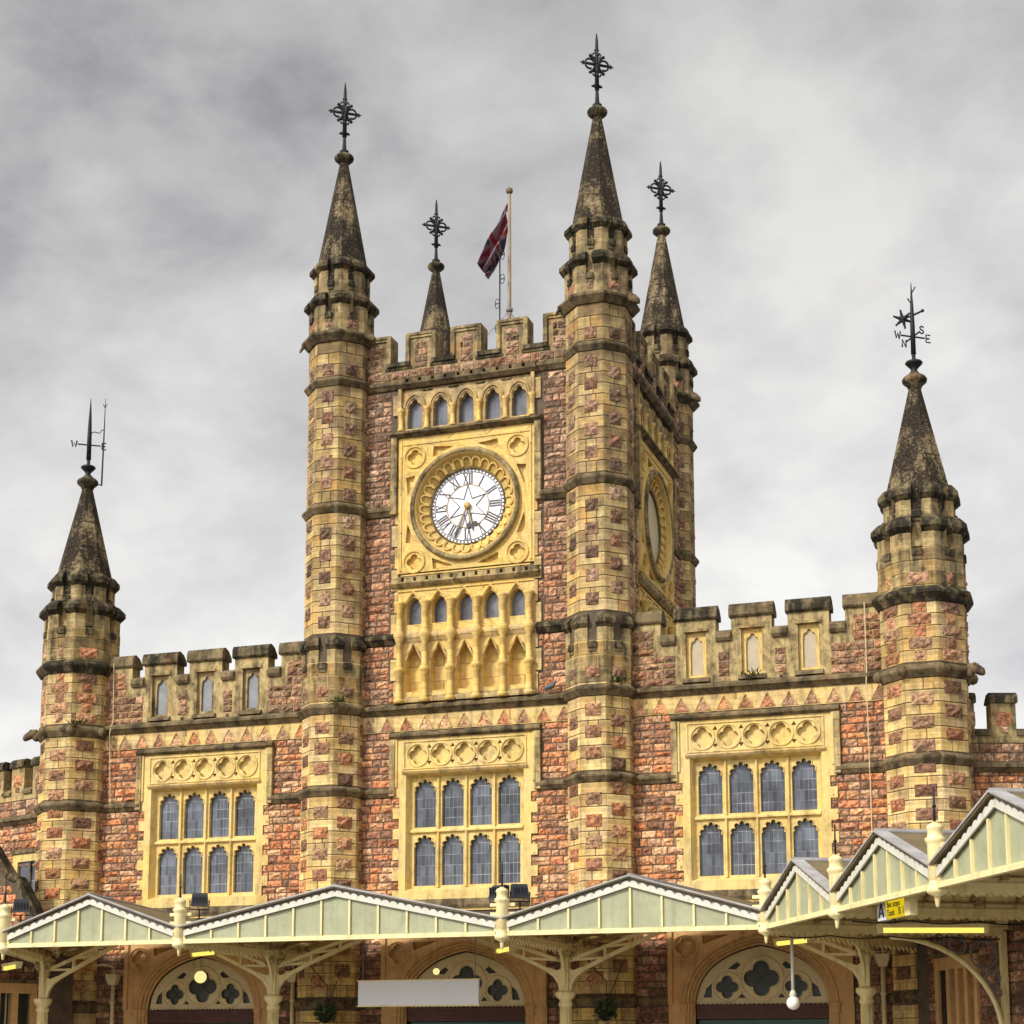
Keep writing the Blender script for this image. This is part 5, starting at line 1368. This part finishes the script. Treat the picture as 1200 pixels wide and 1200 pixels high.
def tuft(x, y, z, n, lab):
    m = MB('leaf'); q = random.Random(int(x*31+z))
    for k in range(n):
        a = q.uniform(0, 2*PI); L = q.uniform(.10, .30); d = Vector((math.cos(a), math.sin(a)*.6-.3, q.uniform(-.4, 1.1))).normalized()
        b = Vector((x+q.gauss(0, .12), y+q.gauss(0, .04), z)); t = b+d*L; w = Vector((-d.y, d.x, 0))*.022; g = (q.uniform(.5, 1.3),)*3
        m.mesh([b-w*.4, b+d*L*.5-w, t, b+d*L*.5+w, b+w*.4], [(0,1,2,3,4)], None, g)
    tag(m.build('ledge_plant'), lab, 'plant', 'weeds growing on the stone ledges')
tuft(4.55, -.95, 11.27, 70, 'green weed tuft on the cornice of the turret right of the clock'); tuft(-3.35, -.98, 11.27, 60, 'green weed tuft on the cornice of the turret left of the clock'); tuft(-11.6, -.98, 11.2, 50, 'green weed tuft on the cornice of the outer left turret'); tuft(7.9, -.16, 11.38, 40, 'green weed tuft under the middle blind niche of the right parapet')

# ------------------------------------------------------------------ ground
def ground(name, pts, z, mat):
    m = MB(mat); m.poly([(x, y, z) for x, y in pts]); o = m.build(name); o['kind'] = 'structure'; return o
ground('ground', [(-400,-400), (400,-400), (400,400), (-400,400)], -.15, 'asphalt')
m = MB('paving'); m.hexa([(-16,-9.5,-.14), (9.0,-9.5,-.14), (16.5,-23,-.14), (30,-23,-.14), (30,12,-.14), (-30,12,-.14), (-30,-9.5,-.14)], [(-16,-9.5,0), (9.0,-9.5,0), (16.5,-23,0), (30,-23,0), (30,12,0), (-30,12,0), (-30,-9.5,0)])
o = m.build('pavement'); o['kind'] = 'structure'

# ------------------------------------------------------------------ world, sun, camera
SUN_EL, SUN_AZ = 37., -30.        # the bright part of the sky: over the viewer's left shoulder (degrees left of the facade normal)
w = bpy.data.worlds.new('World'); scn.world = w; w.use_nodes = True
t = w.node_tree; t.nodes.clear()
N = lambda typ, **k: (lambda nd: ([setattr(nd, a, b) for a, b in k.items()], nd)[1])(t.nodes.new(typ))
out = N('ShaderNodeOutputWorld'); mixs = N('ShaderNodeMixShader'); b1 = N('ShaderNodeBackground'); b2 = N('ShaderNodeBackground')
sky = N('ShaderNodeTexSky', sky_type='NISHITA'); sky.sun_disc = False
sdir = Vector((math.sin(R(SUN_AZ))*math.cos(R(SUN_EL)), -math.cos(R(SUN_AZ))*math.cos(R(SUN_EL)), math.sin(R(SUN_EL))))
sky.sun_elevation = R(SUN_EL); sky.sun_rotation = math.atan2(sdir.x, sdir.y)
t.links.new(sky.outputs[0], b1.inputs[0]); b1.inputs[1].default_value = .08
tc = N('ShaderNodeTexCoord')
sep = N('ShaderNodeSeparateXYZ'); t.links.new(tc.outputs['Generated'], sep.inputs[0])
def mth(op, a, b, clamp=False):
    nd = N('ShaderNodeMath', operation=op, use_clamp=clamp)
    for i, v in enumerate((a, b)):
        if hasattr(v, 'is_output'): t.links.new(v, nd.inputs[i])
        else: nd.inputs[i].default_value = v
    return nd.outputs[0]
def cn(scale, det, rough, rot, st, dist=0.):
    mp = N('ShaderNodeMapping'); t.links.new(tc.outputs['Generated'], mp.inputs[0]); mp.inputs[2].default_value = rot; mp.inputs[3].default_value = st
    n = N('ShaderNodeTexNoise'); t.links.new(mp.outputs[0], n.inputs[0]); n.inputs['Scale'].default_value = scale; n.inputs['Detail'].default_value = det; n.inputs['Roughness'].default_value = rough; n.inputs['Distortion'].default_value = dist
    return n.outputs[0]
na = cn(4.2, 4, .5, (.2, .35, .3), (1, 1, 1.2), .1); nb = cn(11., 8, .58, (.5, .3, .1), (1., 1., 1.5), .18)
cl = mth('ADD', mth('MULTIPLY', na, .58), mth('MULTIPLY', nb, .42))
mr = N('ShaderNodeMapRange'); t.links.new(cl, mr.inputs[0]); mr.inputs[1].default_value = .31; mr.inputs[2].default_value = .63
rp = N('ShaderNodeValToRGB'); t.links.new(mr.outputs[0], rp.inputs[0])
e = rp.color_ramp.elements
e[0].position = 0.; e[0].color = (.155, .151, .152, 1); e[1].position = 1.; e[1].color = (.375, .366, .352, 1)
x = e.new(.35); x.color = (.25, .243, .239, 1)
x = e.new(.65); x.color = (.31, .301, .292, 1)
# brighter low sky, and the bright quarter of the overcast around the hidden sun
low = N('ShaderNodeMapRange'); t.links.new(sep.outputs[2], low.inputs[0]); low.inputs[1].default_value = .10; low.inputs[2].default_value = .55; low.inputs[3].default_value = 1.22; low.inputs[4].default_value = .78
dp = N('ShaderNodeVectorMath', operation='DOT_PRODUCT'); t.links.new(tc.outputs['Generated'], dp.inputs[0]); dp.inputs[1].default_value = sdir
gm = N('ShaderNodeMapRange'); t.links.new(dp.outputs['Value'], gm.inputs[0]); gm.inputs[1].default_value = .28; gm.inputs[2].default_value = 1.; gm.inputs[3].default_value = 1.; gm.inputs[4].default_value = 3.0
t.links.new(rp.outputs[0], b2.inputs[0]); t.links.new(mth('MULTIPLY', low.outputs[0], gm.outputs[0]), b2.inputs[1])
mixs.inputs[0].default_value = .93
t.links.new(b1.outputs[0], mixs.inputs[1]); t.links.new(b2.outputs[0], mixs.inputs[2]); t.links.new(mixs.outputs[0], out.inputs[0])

sl = bpy.data.lights.new('sun', 'SUN'); sl.energy = 1.5; sl.angle = R(10); sl.color = (1, .95, .86)
so = bpy.data.objects.new('sun', sl); col.objects.link(so); so.rotation_euler = sdir.to_track_quat('Z', 'Y').to_euler(); so.location = (-20, -40, 40)

cam = bpy.data.cameras.new('camera'); co = bpy.data.objects.new('camera', cam); col.objects.link(co); scn.camera = co
FPX, YAW, PIT, PPY = 2021.14, .3298, .1520, 932.2
cam.sensor_width = 36; cam.lens = FPX/1200*36; cam.shift_y = (PPY-600)/1200; cam.clip_end = 2000; cam.clip_start = .1
Fw = Vector((-math.sin(YAW)*math.cos(PIT), math.cos(YAW)*math.cos(PIT), math.sin(PIT)))
co.location = (16.13, -43.18, 1.6); co.rotation_euler = Fw.to_track_quat('-Z', 'Y').to_euler()
scn.view_settings.view_transform = 'Standard'; scn.view_settings.look = 'None'; scn.view_settings.gamma = 1; scn.view_settings.exposure = 1.32
scn.render.engine = 'CYCLES'; scn.cycles.max_bounces = 6; scn.cycles.use_denoising = True
